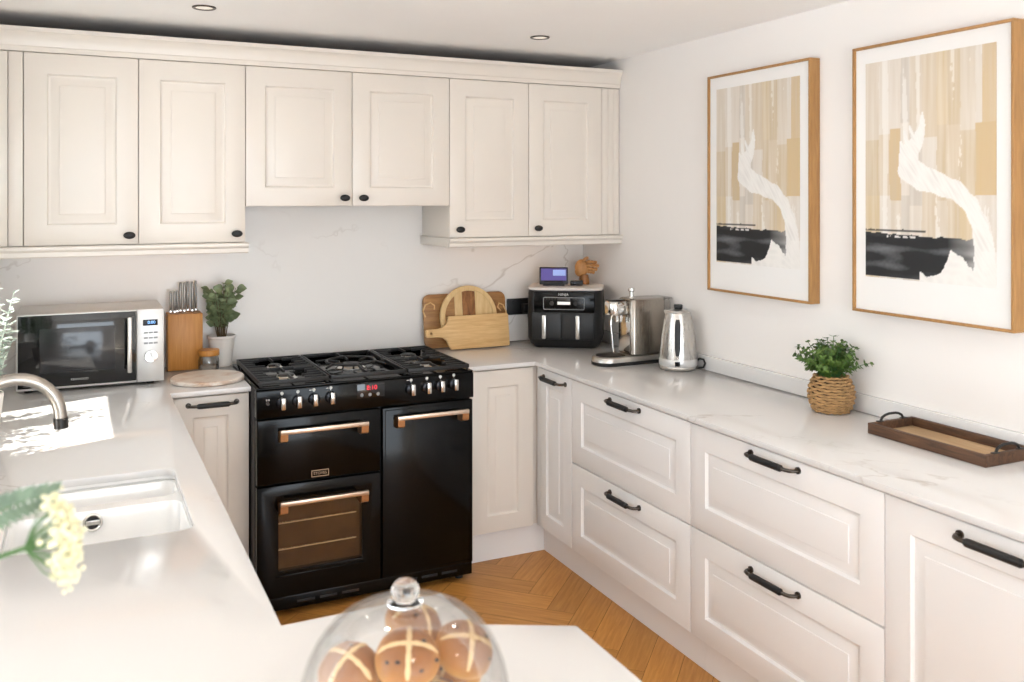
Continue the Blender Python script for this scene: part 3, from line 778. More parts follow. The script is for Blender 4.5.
# ------------------------------------------------------------------ plant in the white pot
def eucalyptus():
    px, py = -1.893, -.046
    t = thing('potted_plant', 'round-leaved green plant in a white pot left of the cooker', 'plant', (px, py, .9))
    MB().lathe([(.040, .9005), (.042, .903), (.056, 1.022), (.061, 1.026), (.0605, 1.036), (.057, 1.036), (.053, 1.024), (.05, 1.0)], (px, py, 0), 32, True, False).build('pot', 'potw', t)
    MB().lathe([(.0515, 1.008), (.03, 1.012), (.001, 1.014)], (px, py, 0), 24, False, True).build('soil', 'soil', t)
    rnd = random.Random(5); fol = MB(); st = MB()
    for i in range(17):
        a = 2*PI*i/17+rnd.uniform(-.3, .3); sp = rnd.uniform(.02, .085); h = rnd.uniform(.13, .252)
        tip = Vector((px-.012+sp*math.cos(a), min(py+sp*.6*math.sin(a)-.035, -.03), 1.02+h))
        p0 = Vector((px+.015*math.cos(a), py+.015*math.sin(a), 1.012)); mid = (p0+tip)/2+Vector((0, 0, .03))
        pts = []
        for k in range(9):
            f = k/8; pts.append(p0*(1-f)**2+mid*2*f*(1-f)+tip*f*f)
        st.tube(pts, [.0025-.0015*k/8 for k in range(9)], 6)
        for k in range(3, 9):
            for s_ in (-1, 1):
                ang = rnd.uniform(0, 2*PI); d = Vector((math.cos(ang), math.sin(ang)*.7-.15, rnd.uniform(-.1, .6)))
                l = rnd.uniform(.026, .046)
                q = pts[k]+d.normalized()*.006
                if q.y+d.normalized().y*l > .005: d.y = -abs(d.y)
                if min(q.x, q.x+d.normalized().x*l) < -1.965 and q.z < 1.19: continue
                fol.leaf(q, d, Vector((rnd.uniform(-.5, .5), -1, rnd.uniform(.2, 1.2))), l, l*.92, .12, 6)
    st.build('stems', 'stem', t); fol.build('foliage', 'leafe', t, None)
eucalyptus()

# ------------------------------------------------------------------ jar, marble board
jx, jy = -1.960, -.142
t = thing('storage_jar', 'small glass jar with a wooden lid beside the knife block', 'jar', (jx, jy, .9))
MB().lathe([(.036, .9005), (.041, .904), (.0435, .918), (.0435, .945), (.040, .957), (.037, .966), (.035, .966), (.038, .955), (.0415, .944), (.0415, .918), (.038, .906), (.001, .904)], (jx, jy, 0), 32, True, True).build('jar_body', 'glass', t)
MB().lathe([(.037, .9068), (.040, .918), (.036, .923), (.02, .926), (.001, .924)], (jx, jy, 0), 24).build('contents', 'sugar', t)
MB().lathe([(.0435, .9665), (.0445, .968), (.0445, .988), (.0425, .991), (.001, .991)], (jx, jy, 0), 32).build('lid', 'bamboo', t)
t = thing('marble_board', 'round marble serving board on the worktop in front of the jar', 'board', (-1.992, -.365, .9))
b = MB().lathe([(.138, .9005), (.1435, .904), (.1435, .914), (.139, .9185), (.001, .9185)], (-1.992, -.365, 0), 56); b.build('slab', 'marble', t)

# ------------------------------------------------------------------ chopping boards
def lean(z0, y0, ang): return Matrix.Translation((0, y0, z0)) @ Matrix.Rotation(-ang, 4, 'X') @ Matrix.Rotation(PI/2, 4, 'X')
def board_poly(pts, th, z0, y0, ang, name, m, parent, bev=.003, holes=()):
    return MB().prism(pts, 0, th, holes, bev, lean(z0, y0, ang)).build(name, m, parent)
def rr2(x0, x1, y0, y1, r, n=6): return [(p[0], p[1]) for p in rrect(x1-x0, y1-y0, r, 0, n, (x0+x1)/2, (y0+y1)/2)]
t = thing('chopping_board', 'large rectangular dark wooden board with rope loops, rearmost against the splashback', 'chopping board', (-.71, -.02, .9), 0, 'chopping boards')
bo = board_poly(rr2(-.932, -.484, 0, .265, .035), .016, .9015, -.028, .13, 'board', 'olive', t)
for sx, s_ in ((-.925, -1), (-.535, 1)):
    b = MB(); base = lean(.9015, -.028, .13)
    lp = [(0, .155), (-.012*1, .185), (.002, .215), (.03, .225), (.05, .21), (.048, .19)] if s_ < 0 else [(.045, .12), (.05, .16), (.035, .195), (.012, .205), (.004, .185), (.02, .165)]
    pts = [base @ Vector((sx+u, v, .0205)) for u, v in lp]
    b.tube(pts, .004, 8); b.build('rope_handle', 'beech', t)
t = thing('chopping_board', 'round striped wooden board standing between two other boards', 'chopping board', (-.705, -.06, .9), 0, 'chopping boards')
M0 = lean(.9015, -.069, .13); R_ = .153
b = MB()
lo = lambda r, z: [(-.707+r*math.cos(2*PI*k/64), R_+r*math.sin(2*PI*k/64), z) for k in range(64)]
b.loft([lo(R_-.003, 0), lo(R_, .003), lo(R_, .015), lo(R_-.003, .018), lo(R_-.02, .018), lo(R_-.023, .0155), lo(R_-.026, .0155)], True, False, M=M0)
b.build('rim', 'lightwood', t)
def chord(x0, x1):
    r = R_-.026; up = []; dn = []
    for k in range(13):
        x = x0+(x1-x0)*k/12; y = math.sqrt(max(0, r*r-x*x)); up.append((-.707+x, R_+y)); dn.append((-.707+x, R_-y))
    pts = up+dn[::-1]; o = []
    for p in pts:
        if not o or (Vector(p)-Vector(o[-1])).length > 1e-4: o.append(p)
    if (Vector(o[0])-Vector(o[-1])).length < 1e-4: o.pop()
    return o
for x0, x1, m in ((-.1269, -.075, 'olive'), (-.075, -.034, 'lightwood'), (-.034, .036, 'darkwood'), (.036, .1269, 'lightwood')):
    MB().prism(chord(x0, x1), .002, .0155, (), 0, M0).build('wood_strip', m, t)
t = thing('chopping_board', 'pale beech paddle board with a handle, foremost of the boards', 'chopping board', (-.67, -.1, .9), 0, 'chopping boards')
pp = [(-.825, .004), (-.821, .0), (-.514, .0), (-.508, .006), (-.508, .155), (-.516, .163), (-.83, .163), (-.836, .158), (-.838, .145), (-.846, .125), (-.862, .112), (-.885, .106), (-.945, .104), (-.953, .098), (-.953, .072), (-.945, .066), (-.885, .064), (-.862, .058), (-.845, .044), (-.836, .02)]
hl = [(-.925+.006*math.cos(-2*PI*k/12), .085+.006*math.sin(-2*PI*k/12)) for k in range(12)]
board_poly(pp, .018, .9015, -.105, .13, 'board', 'beech', t, .003, [hl])

# ------------------------------------------------------------------ socket, plug
t = thing('wall_socket', 'black double wall socket with a plug beside the air fryer', 'socket', (-.397, BACK-.012, 1.08))
MB().box(-.462, -.334, BACK-.022, BACK-.0122, 1.038, 1.122, .002).build('faceplate', 'blkm', t)
pl = MB().box(-.385, -.345, BACK-.065, BACK-.0222, 1.05, 1.095, .006).build('plug', 'blkm', t)
pts = [(-.365, -.04, 1.05), (-.366, -.045, 1.03), (-.358, -.05, 1.01), (-.345, -.05, 1.0), (-.325, -.04, .99), (-.30, -.02, .975)]
b = MB(); b.tube([Vector(p) for p in pts], .004, 8); b.build('plug_cord', 'cable', t)
b = MB()
for x in (-.43, -.372): b.box(x-.006, x+.006, BACK-.0245, BACK-.0215, 1.103, 1.115, .001)
b.build('switches', 'blkm', t)

# ------------------------------------------------------------------ air fryer (own frame, front = -Y)
AW, AD = .375, .265
AF = thing('air_fryer', 'black dual-drawer air fryer in the worktop corner', 'air fryer', (-.228, -.203, .9), -math.radians(34), None, False)
lp = [rrect(AW-.07, AD-.06, .04, .0008, 6), rrect(AW-.03, AD-.03, .045, .018, 6), rrect(AW-.002, AD-.006, .05, .05, 6), rrect(AW, AD, .05, .17, 6), rrect(AW-.004, AD-.006, .05, .27, 6), rrect(AW-.012, AD-.014, .05, .287, 6)]
MB().loft(lp).build('body', 'blkm', AF)
lp = [rrect(AW-.006, AD-.008, .05, .2872, 6), rrect(AW, AD-.002, .05, .291, 6), rrect(AW-.002, AD-.004, .05, .299, 6), rrect(AW-.02, AD-.02, .045, .302, 6)]
MB().loft(lp).build('top_plate', 'greytop', AF)
fy = -AD/2
for sx in (-1, 1):
    x0, x1 = (-.160, -.0152) if sx < 0 else (-.0128, .145)
    d = MB().box(x0, x1, fy-.0045, fy+.01, .045, .176, .004).build('drawer', 'blkm', AF)
    xc = -.098 if sx < 0 else .068
    b = MB().box(xc-.010, xc+.010, fy-.034, fy-.024, .052, .168, .004); b.box(xc-.008, xc+.008, fy-.026, fy-.004, .055, .07, .001); b.box(xc-.008, xc+.008, fy-.026, fy-.004, .15, .165, .001)
    b.build('handle', 'steel', d)
pn = MB().box(-.15, .15, fy-.0035, fy+.01, .1785, .28, .004).build('control_panel', 'blk', AF)
b = MB(); q0 = rrect(.205, .062, .008, 0, 4); q1 = rrect(.198, .055, .006, 0, 4)
b.prism([(p[0], p[1]) for p in q0], 0, .0012, [[(p[0], p[1]) for p in q1]], 0, Matrix.Translation((-.002, fy-.0034, .224)) @ FRONT)
b.build('panel_outline', 'greyink', pn)
MB().box(-.034, .03, fy-.0045, fy-.003, .218, .233, .0006).build('display', 'lcdwhite', pn)
b = MB().box(-.034, .03, fy-.0042, fy-.003, .236, .25, .0006)
for sx in (-.062, .056):
    b.lathe([(.011, 0), (.011, .001)], seg=16, M=Matrix.Translation((sx, fy-.0035, .224)) @ Matrix.Rotation(PI/2, 4, 'X'))
for i in range(4):
    for z in (.200, .246):
        for s_ in (-1, 1): b.box(s_*(.045+i*.014)-.004, s_*(.045+i*.014)+.004, fy-.0042, fy-.003, z-.0012, z+.0012)
b.build('touch_buttons', 'darksteel', pn)
text('NINJA', .019, Matrix.Translation((-.004, fy-.0037, .268)) @ FRONT, 'front_lettering', 'ink', pn)
# things on the air fryer
AZ = 1.2025
t = thing('smart_display', 'small black smart display with a purple screen on the air fryer', 'display', (-.303, -.205, AZ), -math.radians(29), None, False)
b = MB().box(-.072, .072, -.008, .006, .006, .094, .004, M=Matrix.Rotation(-.18, 4, 'X')); b.build('housing', 'blkm', t)
b = MB(); b.loft([[(-.055, -.006, .0005), (.055, -.006, .0005), (.055, .04, .0005), (-.055, .04, .0005)], [(-.05, -.008, .02), (.05, -.008, .02), (.05, .016, .06), (-.05, .016, .06)]]); b.build('stand', 'blkm', t)
s1 = MB().box(-.064, .064, -.0088, -.0075, .026, .086, 0, M=Matrix.Rotation(-.18, 4, 'X')).build('screen', 'screenp', t)
MB().box(-.004, .06, -.0093, -.0084, .05, .08, 0, M=Matrix.Rotation(-.18, 4, 'X')).build('screen_picture', 'screenb', s1)
t = thing('gadget_box', 'tiny black gadget box in front of the wooden hand on the air fryer', 'box', (-.192, -.243, AZ), -math.radians(31), None, False)
MB().box(-.032, .032, -.02, .02, .0005, .026, .004).build('casing', 'blkm', t)
MB().box(-.024, -.004, -.0205, -.0195, .008, .018, .0004).build('front_window', 'lcd', t)
def wooden_hand():
    t = thing('wooden_hand', 'jointed wooden artist hand model standing on the air fryer', 'figurine', (-.118, -.192, AZ), -math.radians(26), None, False)
    MB().lathe([(.027, .0005), (.028, .004), (.026, .03), (.022, .046), (.02, .05)], seg=24).build('wrist', 'darkwood', t)
    b = MB(); b.ball((-.012, 0, .085), (.036, .022, .043), 20); b.ball((-.022, 0, .066), (.026, .022, .028), 16)
    b.build('palm', 'handwood', t)
    for i, (z, ln) in enumerate(((.116, .048), (.098, .060), (.080, .052), (.064, .038))):
        f = MB(); y = -.016+.004*i; x = .016
        for k in range(3):
            l = ln/3; f.tube([(x, y, z), (x+l*.25, y, z+.0006), (x+l*.75, y, z), (x+l*.98, y, z-.001)], [.0072, .0088, .0086, .0068], 10)
            f.ball((x, y, z), .0062, 10); x += l; z -= .002
        f.build('finger', 'handwood', t)
    f = MB(); f.tube([(-.004, -.012, .118), (.004, -.014, .13), (.016, -.014, .136), (.022, -.014, .136)], [.008, .0092, .009, .006], 10); f.build('thumb', 'handwood', t)
wooden_hand()

# ------------------------------------------------------------------ coffee machine (long axis along X, spout towards -X)
CY = -.765
t = thing('coffee_machine', 'brushed steel coffee machine between air fryer and kettle', 'coffee machine', (-.22, CY, .9))
def stadium(x0, x1, w, z, n=10, flat_right=True):
    r = w/2; o = []
    for k in range(n+1):
        a = PI/2+PI*k/n; o.append((x0+r+r*math.cos(a), CY+r*math.sin(a), z))
    rr = .025
    for k in range(5):
        a = -PI/2+PI/2*k/4; o.append((x1-rr+rr*math.cos(a), CY-r+rr+rr*math.sin(a), z))
    for k in range(5):
        a = PI/2*k/4; o.append((x1-rr+rr*math.cos(a), CY+r-rr+rr*math.sin(a), z))
    return o
MB().loft([stadium(-.400, -.045, .138, .9006), stadium(-.405, -.045, .142, .905), stadium(-.405, -.045, .142, .916)]).build('base', 'blkm', t)
MB().loft([stadium(-.404, -.05, .140, .9165), stadium(-.402, -.05, .138, .928), stadium(-.396, -.055, .132, .937), stadium(-.385, -.06, .11, .94)]).build('drip_tray', 'steelh', t)
MB().loft([stadium(-.385, -.262, .112, .9402), stadium(-.382, -.262, .108, .944)]).build('drip_grid', 'darksteel', t)
def bodyl(z, i=0): return rrect(.185-2*i, .128-2*i, .022, z, 5, -.15, CY)
MB().loft([bodyl(.9405, .004), bodyl(.945), bodyl(1.18), bodyl(1.188, .003), bodyl(1.192, .010)]).build('body', 'steeldark', t)
MB().box(-.2445, -.2428, CY-.045, CY+.045, .95, 1.11, .0006).build('splash_plate', 'chrome', t)
b = MB().loft([rrect(.095, .082, .03, 1.122, 6, -.286, CY), rrect(.1, .088, .034, 1.128, 6, -.286, CY), rrect(.1, .088, .034, 1.172, 6, -.286, CY), rrect(.09, .078, .03, 1.182, 6, -.286, CY)])
b.build('brew_head', 'chrome', t)
MB().box(-.33, -.25, CY-.022, CY+.022, 1.1825, 1.189, .003).build('lever_top', 'darksteel', t)
b = MB().cyl((-.275, CY-.018, 1.122), (-.275, CY-.018, 1.09), .011, .008, 14); b.cyl((-.275, CY+.014, 1.122), (-.275, CY+.014, 1.085), .012, .009, 14)
b.build('coffee_spout', 'chrome', t)
MB().tube([(-.318, CY-.03, 1.125), (-.334, CY-.034, 1.115), (-.336, CY-.034, 1.08), (-.326, CY-.034, 1.0), (-.322, CY-.034, .96)], [.007, .006, .0045, .0042, .003], 10).build('steam_wand', 'chrome', t)
b = MB().lathe([(.014, 1.1925), (.013, 1.197), (.010, 1.2), (.010, 1.222), (.0145, 1.226), (.0145, 1.237), (.011, 1.24)], (-.218, CY-.02, 0), 20); b.build('top_knob', 'chrome', t)
b = MB().loft([rrect(.032, .11, .012, .925, 4, -.040, CY), rrect(.032, .11, .012, 1.185, 4, -.040, CY)], True, False); b.box(-.058, -.022, CY-.058, CY+.058, 1.185, 1.192, .002); b.build('water_tank', 'glass', t)

# ------------------------------------------------------------------ kettle
kx_, ky_ = -.1085, -.987
t = thing('kettle', 'stainless steel jug kettle with a black lid knob on its base', 'kettle', (kx_, ky_, .9))
MB().lathe([(.072, .9006), (.078, .904), (.081, .912), (.079, .918)], (kx_, ky_, 0), 40).build('power_base', 'steelh', t)
MB().lathe([(.0815, .9185), (.0835, .922), (.0825, .946), (.081, .949)], (kx_, ky_, 0), 40).build('band', 'silverp', t)
MB().lathe([(.081, .9495), (.0805, .96), (.074, 1.03), (.064, 1.10), (.0555, 1.138), (.0535, 1.146), (.048, 1.150)], (kx_, ky_, 0), 48).build('body', 'steel', t)
ld = MB().lathe([(.0485, 1.1495), (.047, 1.154), (.03, 1.159), (.017, 1.16)], (kx_, ky_, 0), 36).build('lid', 'steelh', t)
MB().lathe([(.016, 1.16), (.0185, 1.164), (.0195, 1.176), (.018, 1.18), (.001, 1.181)], (kx_, ky_, 0), 24).build('lid_knob', 'blkm', ld)
# handle strip faces the camera side
hd = Vector((-.62, -.785, 0)); sd = Vector((.785, -.62, 0)); ctr = Vector((kx_, ky_, 0))
lp = []
for z, r in ((.968, .080), (1.0, .0775), (1.05, .0718), (1.10, .0645), (1.122, .0595)):
    w = .0125 if .97 < z < 1.12 else .008
    c0 = ctr+Vector((0, 0, z))
    lp.append([c0+hd*(r-.004)+sd*w, c0+hd*(r+.010)+sd*w*.9, c0+hd*(r+.013), c0+hd*(r+.010)-sd*w*.9, c0+hd*(r-.004)-sd*w])
MB().loft(lp).build('handle', 'blkm', t)
MB().box(-.011, .011, -.0008, .004, -.010, .010, .001, M=Matrix.Translation(ctr+hd*.083+Vector((0, 0, .933))) @ Matrix.Rotation(-math.atan2(.62, .785), 4, 'Z')).build('switch', 'blk', t)
b = MB().lathe([(.008, 0), (.008, .004)], seg=16, M=Matrix.Translation(ctr+hd*.0765+Vector((0, 0, .9585))) @ Matrix.Rotation(-math.atan2(.62, .785), 4, 'Z') @ Matrix.Rotation(PI/2, 4, 'X')); b.build('indicator', 'chrome', t)
MB().loft([[ctr+Vector((.0, .045, 1.12)), ctr+Vector((.02, .06, 1.12)), ctr+Vector((-.02, .06, 1.12))], [ctr+Vector((0, .05, 1.148)), ctr+Vector((.018, .085, 1.148)), ctr+Vector((-.018, .085, 1.148))]]).build('pouring_lip', 'steel', t)
MB().tube([(-.045, -1.045, .908), (-.030, -1.062, .912), (-.0265, -1.068, .93), (-.0265, -1.058, .945), (-.0265, -1.03, .945), (-.0265, -1.0, .925), (-.0265, -.95, .906)], .0045, 8).build('power_cord', 'cable', t)

# ------------------------------------------------------------------ wicker pot plant
def wicker():
    px, py = -.103, -1.868
    t = thing('wicker_plant', 'bushy little green plant in a round wicker pot under the pictures', 'plant', (px, py, .9))
    b = MB(); rows = 13; H = .126
    for k in range(rows):
        f = (k+.5)/rows; z = .9015+f*H
        r = .046+.032*math.sin(PI*(f*.80+.12))**.9 if True else 0
        seg = 64; pts = []
        for i in range(seg):
            a = 2*PI*i/seg; w = math.sin(9*a+(PI if k % 2 else 0))
            rr = r-.004+.0042*w
            pts.append((px+rr*math.cos(a), py+rr*math.sin(a), z+.0014*math.sin(18*a)))
        b.tube(pts, .0046, 6, True)
    b.build('wicker_pot', 'wicker', t)
    MB().lathe([(.048, .902), (.064, .93), (.068, .96), (.06, .99), (.047, 1.012), (.001, 1.014)], (px, py, 0), 32).build('soil', 'soil', t)
    rnd = random.Random(3); fol = MB(); st = MB()
    for i in range(84):
        a = rnd.uniform(0, 2*PI); el = rnd.uniform(.45, 1.5)
        L = rnd.uniform(.095, .145)
        d = Vector((math.cos(a)*math.cos(el), math.sin(a)*math.cos(el), math.sin(el)))
        p0 = Vector((px, py, 1.012))+Vector((math.cos(a), math.sin(a), 0))*.022
        tip = p0+d*L*Vector((.95, 1.02, 1.02)).length/1.73
        if tip.x > -.028: tip.x = -.028-rnd.uniform(0, .02)
        pts = [p0.lerp(tip, k/6)+Vector((0, 0, .012*math.sin(PI*k/6))) for k in range(7)]
        st.tube(pts, .0012, 5)
        for k in range(2, 7):
            for j in range(4):
                an = rnd.uniform(0, 2*PI); o = d.orthogonal(); o.rotate(Matrix.Rotation(an, 3, d))
                dd = (o+d*.55).normalized(); l = rnd.uniform(.013, .021)
                if (pts[k]+dd*l).x > -.022: continue
                fol.leaf(pts[k], dd, d+Vector((0, 0, .4)), l, l*.62, .1, 4)
    st.build('stems', 'stemg', t); fol.build('foliage', 'leafg', t, None)
wicker()

# ------------------------------------------------------------------ wooden tray
TX0, TX1, TY0, TY1 = -.224, -.026, -2.552, -2.14
t = thing('serving_tray', 'dark wooden serving tray with black iron handles beside the wicker pot', 'tray', (-.125, -2.346, .9))
MB().box(TX0+.01, TX1-.01, TY0+.01, TY1-.01, .9005, .908, .001).build('tray_base', 'traybase', t)
b = MB()
for q in ((TX0, TX0+.014, TY0, TY1), (TX1-.014, TX1, TY0, TY1), (TX0+.0138, TX1-.0138, TY0, TY0+.014), (TX0+.0138, TX1-.0138, TY1-.014, TY1)):
    b.box(*q, .9006, .934, .0018)
b.build('tray_rim', 'traywood', t)
for y in (TY0+.007, TY1-.007):
    b = MB(); xc = (TX0+TX1)/2
    b.tube([(xc-.05, y, .9345), (xc-.043, y, .946), (xc-.03, y, .952), (xc-.015, y, .955), (xc+.015, y, .955), (xc+.03, y, .952), (xc+.043, y, .946), (xc+.05, y, .9345)], .0042, 8)
    for s_ in (-1, 1): b.box(xc+s_*.052-.012, xc+s_*.052+.012, y-.006, y+.006, .9338, .937, .001)
    b.build('handle', 'iron', t)

# ------------------------------------------------------------------ framed prints
def print_mesh():
    """abstract painting on a grid with painted colours; s across, t down"""
    nx, nz = 150, 220
    me = bpy.data.meshes.new('print_sheet')
    vs = [(i/nx, 0, -j/nz) for j in range(nz+1) for i in range(nx+1)]
    fs = [(j*(nx+1)+i, j*(nx+1)+i+1, (j+1)*(nx+1)+i+1, (j+1)*(nx+1)+i)[::-1] for j in range(nz) for i in range(nx)]
    me.from_pydata(vs, [], fs)
    ca = me.color_attributes.new('paint', 'FLOAT_COLOR', 'POINT')
    N = lambda x, y, z=0: noise.noise(Vector((x, y, z)))
    beige = [lin(h) for h in ('#CEC2B1', '#CBBBA3', '#D2C8BB', '#C6B497', '#CCBFAC', '#D4CBBF', '#CBB897', '#C5BCB0')]
    och = lin('#C4A671'); wh = lin('#E9E6E1'); bk = lin('#17181A'); gr = lin('#8E9094')
    def mixc(a, b, f): f = max(0, min(1, f)); return tuple(a[i]*(1-f)+b[i]*f for i in range(3))+(1,)
    spine = [(.47, .255, .012), (.47, .31, .025), (.44, .37, .045), (.36, .44, .075), (.36, .50, .085), (.45, .54, .085), (.58, .565, .07), (.72, .60, .06), (.83, .66, .055), (.89, .75, .06), (.92, .85, .07), (.92, .95, .08), (.9, 1.02, .09)]
    fing = [[(.36, .40, .018), (.33, .335, .008)], [(.40, .37, .02), (.37, .31, .006)], [(.31, .45, .02), (.30, .385, .008)]]
    def dist(path, s, t):
        best = 9; q = 0
        for (a, b_, ra), (c, d, rb) in zip(path, path[1:]):
            dx, dy = c-a, (d-b_)*1.45; px, py = s-a, (t-b_)*1.45
            f = max(0, min(1, (px*dx+py*dy)/(dx*dx+dy*dy+1e-9)))
            r = ra+(rb-ra)*f; e = math.hypot(px-dx*f, py-dy*f)-r
            if e < best: best = e; q = e/r
        return best, q
    cuts = [0, .12, .21, .30, .37, .47, .58, .66, .75, .86, 1.01]
    for j in range(nz+1):
        for i in range(nx+1):
            s, t = i/nx, j/nz
            ws = s+.012*N(s*3, t*9, 4)
            col = 0
            while col < 9 and ws > cuts[col+1]: col += 1
            ph = .33+.07*N(col*3.7, 1.3)
            row = 0 if t < ph else (1 if t < .62+.08*N(col*2.1, 8) else 2)
            h = (col*5+row*3+(col*row) % 4) % 8
            c = beige[h]
            st_ = N(s*34, t*2.2, 3)+.5*N(s*80, t*5, 7)
            c = mixc(c, wh, .28*st_+.12)
            if N(s*15+3, t*1.7+.25*N(s*60, t*3), 11)+.10*N(s*70, t*30, 2) > .26: c = mixc(c, wh, .5)
            if (col in (2, 9) and row == 1) or (col == 9 and row == 0 and s > .9) or (col == 0 and t < .2 and False): c = mixc(c, och, .62+.2*st_)
            # black block
            edge = .79+.02*s+.008*N(s*22, 2)+.01*N(s*5, 9)
            fade = max(0, min(1, (s-.66)/.3))
            if edge < t < .995 and s < .97:
                k_ = mixc(bk, gr, .9*max(0, N(s*3.2, t*26, 2)+.08*N(s*40, t*90))*(1 if .84 < t < .96 else .25))
                c = mixc(k_, lin('#C9C7C4'), fade*(.75+.5*N(s*6, t*40)))
            if .775+.006*N(s*30, 1) < t < .786 and s < .5: c = mixc(c, bk, .85)
            if .80 < t < .812 and .18 < s < .42 and N(s*40, t*60, 4) > -.05: c = mixc(c, wh, .8)
            e, q = dist(spine, s, t)
            for fg in fing:
                e2, q2 = dist(fg, s, t)
                if e2 < e: e, q = e2, q2
            e += .010*N(s*14, t*20, 6)
            if e < 0: c = mixc(wh, lin('#CFCCC7'), .9*abs(N((s+t)*5, (s-t)*46, 2)))
            # torn white patch over the lower right corner
            tp = [(.44, 1.2), (.452, .958), (.51, .978), (.60, .958), (.637, .93), (.682, .853), (.74, .872), (.80, .905), (.87, .95), (1.01, .99)]
            tw = 9
            for (sa, ta), (sb, tb_) in zip(tp, tp[1:]):
                if sa <= s <= sb: tw = ta+(tb_-ta)*(s-sa)/(sb-sa)
            if t > tw+.012*N(s*40, t*22): c = mixc(wh, lin('#DDDBD7'), abs(N(s*14, t*30))*1.1)
            if s > .9 and t > .85: c = mixc(c, wh, .6+.4*N(s*9, t*50))
            ca.data[j*(nx+1)+i].color = c
    return me
PM = print_mesh(); paint = attr_mat('painted_print', 'paint', .55)
def picture(label, y0, y1):
    z0, z1 = 1.253, 2.16; w = y0-y1; h = z1-z0
    t = thing('framed_print', label, 'picture', (0, (y0+y1)/2, z0), -PI/2, 'framed abstract prints', False)
    # local: x along -Y (centre 0), y into the wall, z up
    D = .0495; fw = .009
    b = MB()
    for q in ((-w/2, w/2, 0, fw), (-w/2, w/2, h-fw, h), (-w/2, -w/2+fw, fw-.0001, h-fw+.0001), (w/2-fw, w/2, fw-.0001, h-fw+.0001)):
        b.box(q[0], q[1], -D, -.0005, q[2], q[3], .0012)
    b.build('frame', 'oak', t)
    MB().box(-w/2+fw-.001, w/2-fw+.001, -D+.010, -D+.016, fw-.001, h-fw+.001).build('mount_board', 'paper', t)
    me = PM.copy(); pw, ph = w*.815, h*.80
    me.transform(Matrix.Translation((-w/2+w*.085, -D+.0092, h*.935)) @ Matrix.Diagonal((pw, 1, ph, 1)))
    me.materials.append(paint)
    o = bpy.data.objects.new('print', me); COL.objects.link(o); o.parent = t
picture('oak-framed abstract print above the kettle, farther from the camera', -1.112, -1.711)
picture('oak-framed abstract print above the tray, nearer the camera', -1.911, -2.51)

# ------------------------------------------------------------------ ceiling downlights
LAMP_W = 9
DL = ((-2.051, -.742, 'small dark-rimmed ceiling downlight on the peninsula side of the room', .12), (-.658, -.736, 'small dark-rimmed ceiling downlight near the picture wall', .12),
      (-2.051, -2.15, 'added fill downlight, unseen, above the middle of the peninsula', .3), (-.658, -2.15, 'added fill downlight, unseen, above the drawers and the tray', .6),  # lamps from here on are unseen, added as fill light
      (-2.051, -3.55, 'added fill downlight, unseen, above the near end of the peninsula', .15), (-.658, -3.55, 'added fill downlight, unseen, nearest the camera on the picture side', .2))
for x, y, lb, k in DL:
    t = thing('ceiling_downlight', lb, 'light', (x, y, CEIL), 0, 'recessed ceiling downlights')
    MB().lathe([(.031, -.0005), (.042, -.0005), (.043, -.003), (.040, -.006), (.031, -.0045)], (x, y, CEIL), 36, False, False).build('rim', 'pewter', t)
    MB().lathe([(.0312, -.001), (.0312, -.003), (.001, -.0032)], (x, y, CEIL), 28).build('lamp', 'lampface', t)
    sp = bpy.data.lights.new('downlight_beam', 'SPOT'); sp.energy = LAMP_W*k; sp.spot_size = math.radians(165); sp.spot_blend = 1; sp.shadow_soft_size = .03; sp.color = (1, .93, .84)
    so_ = bpy.data.objects.new('downlight_beam', sp); COL.objects.link(so_); so_.location = (x, y, CEIL-.036)

# ------------------------------------------------------------------ cake dome and buns
dx, dy = -2.064, -3.034
t = thing('cake_stand', 'round glass cake plate under the glass dome', 'plate', (dx, dy, .9))
MB().lathe([(.09, .9006), (.095, .906), (.10, .914), (.15, .919), (.158, .923), (.158, .927), (.15, .9265), (.001, .925)], (dx, dy, 0), 64).build('plate', 'platew', t)
t = thing('cake_dome', 'clear glass cake dome with a round knob covering the buns', 'cake dome', (dx, dy, .928))
prof = []
R_, Hd = .146, .152
for k in range(13):
    a = PI/2*k/12*.97; prof.append((R_*math.cos(a)**.72, .940+Hd*.93*math.sin(a)**1.0))
prof = [(R_+.003, .9285), (R_+.003, .932), (R_, .936)] + prof
b = MB(); b.lathe(prof, (dx, dy, 0), 72, False, True)
inn = [(max(.002, r-.0028), z-.0026 if z > .95 else z) for r, z in prof]
b.lathe(inn[::-1], (dx, dy, 0), 72, True, False)
b.build('dome', 'glassd', t)
ztop = prof[-1][1]
MB().lathe([(.0225, ztop+.0003), (.025, ztop+.002), (.025, ztop+.0045), (.0205, ztop+.0065), (.0145, ztop+.0078), (.0165, ztop+.0095), (.0192, ztop+.0135), (.02, ztop+.0175), (.0187, ztop+.0235), (.0157, ztop+.0284), (.011, ztop+.0325), (.005, ztop+.0348), (.001, ztop+.0355)], (dx, dy, 0), 40).build('knob', 'knobglass', t)
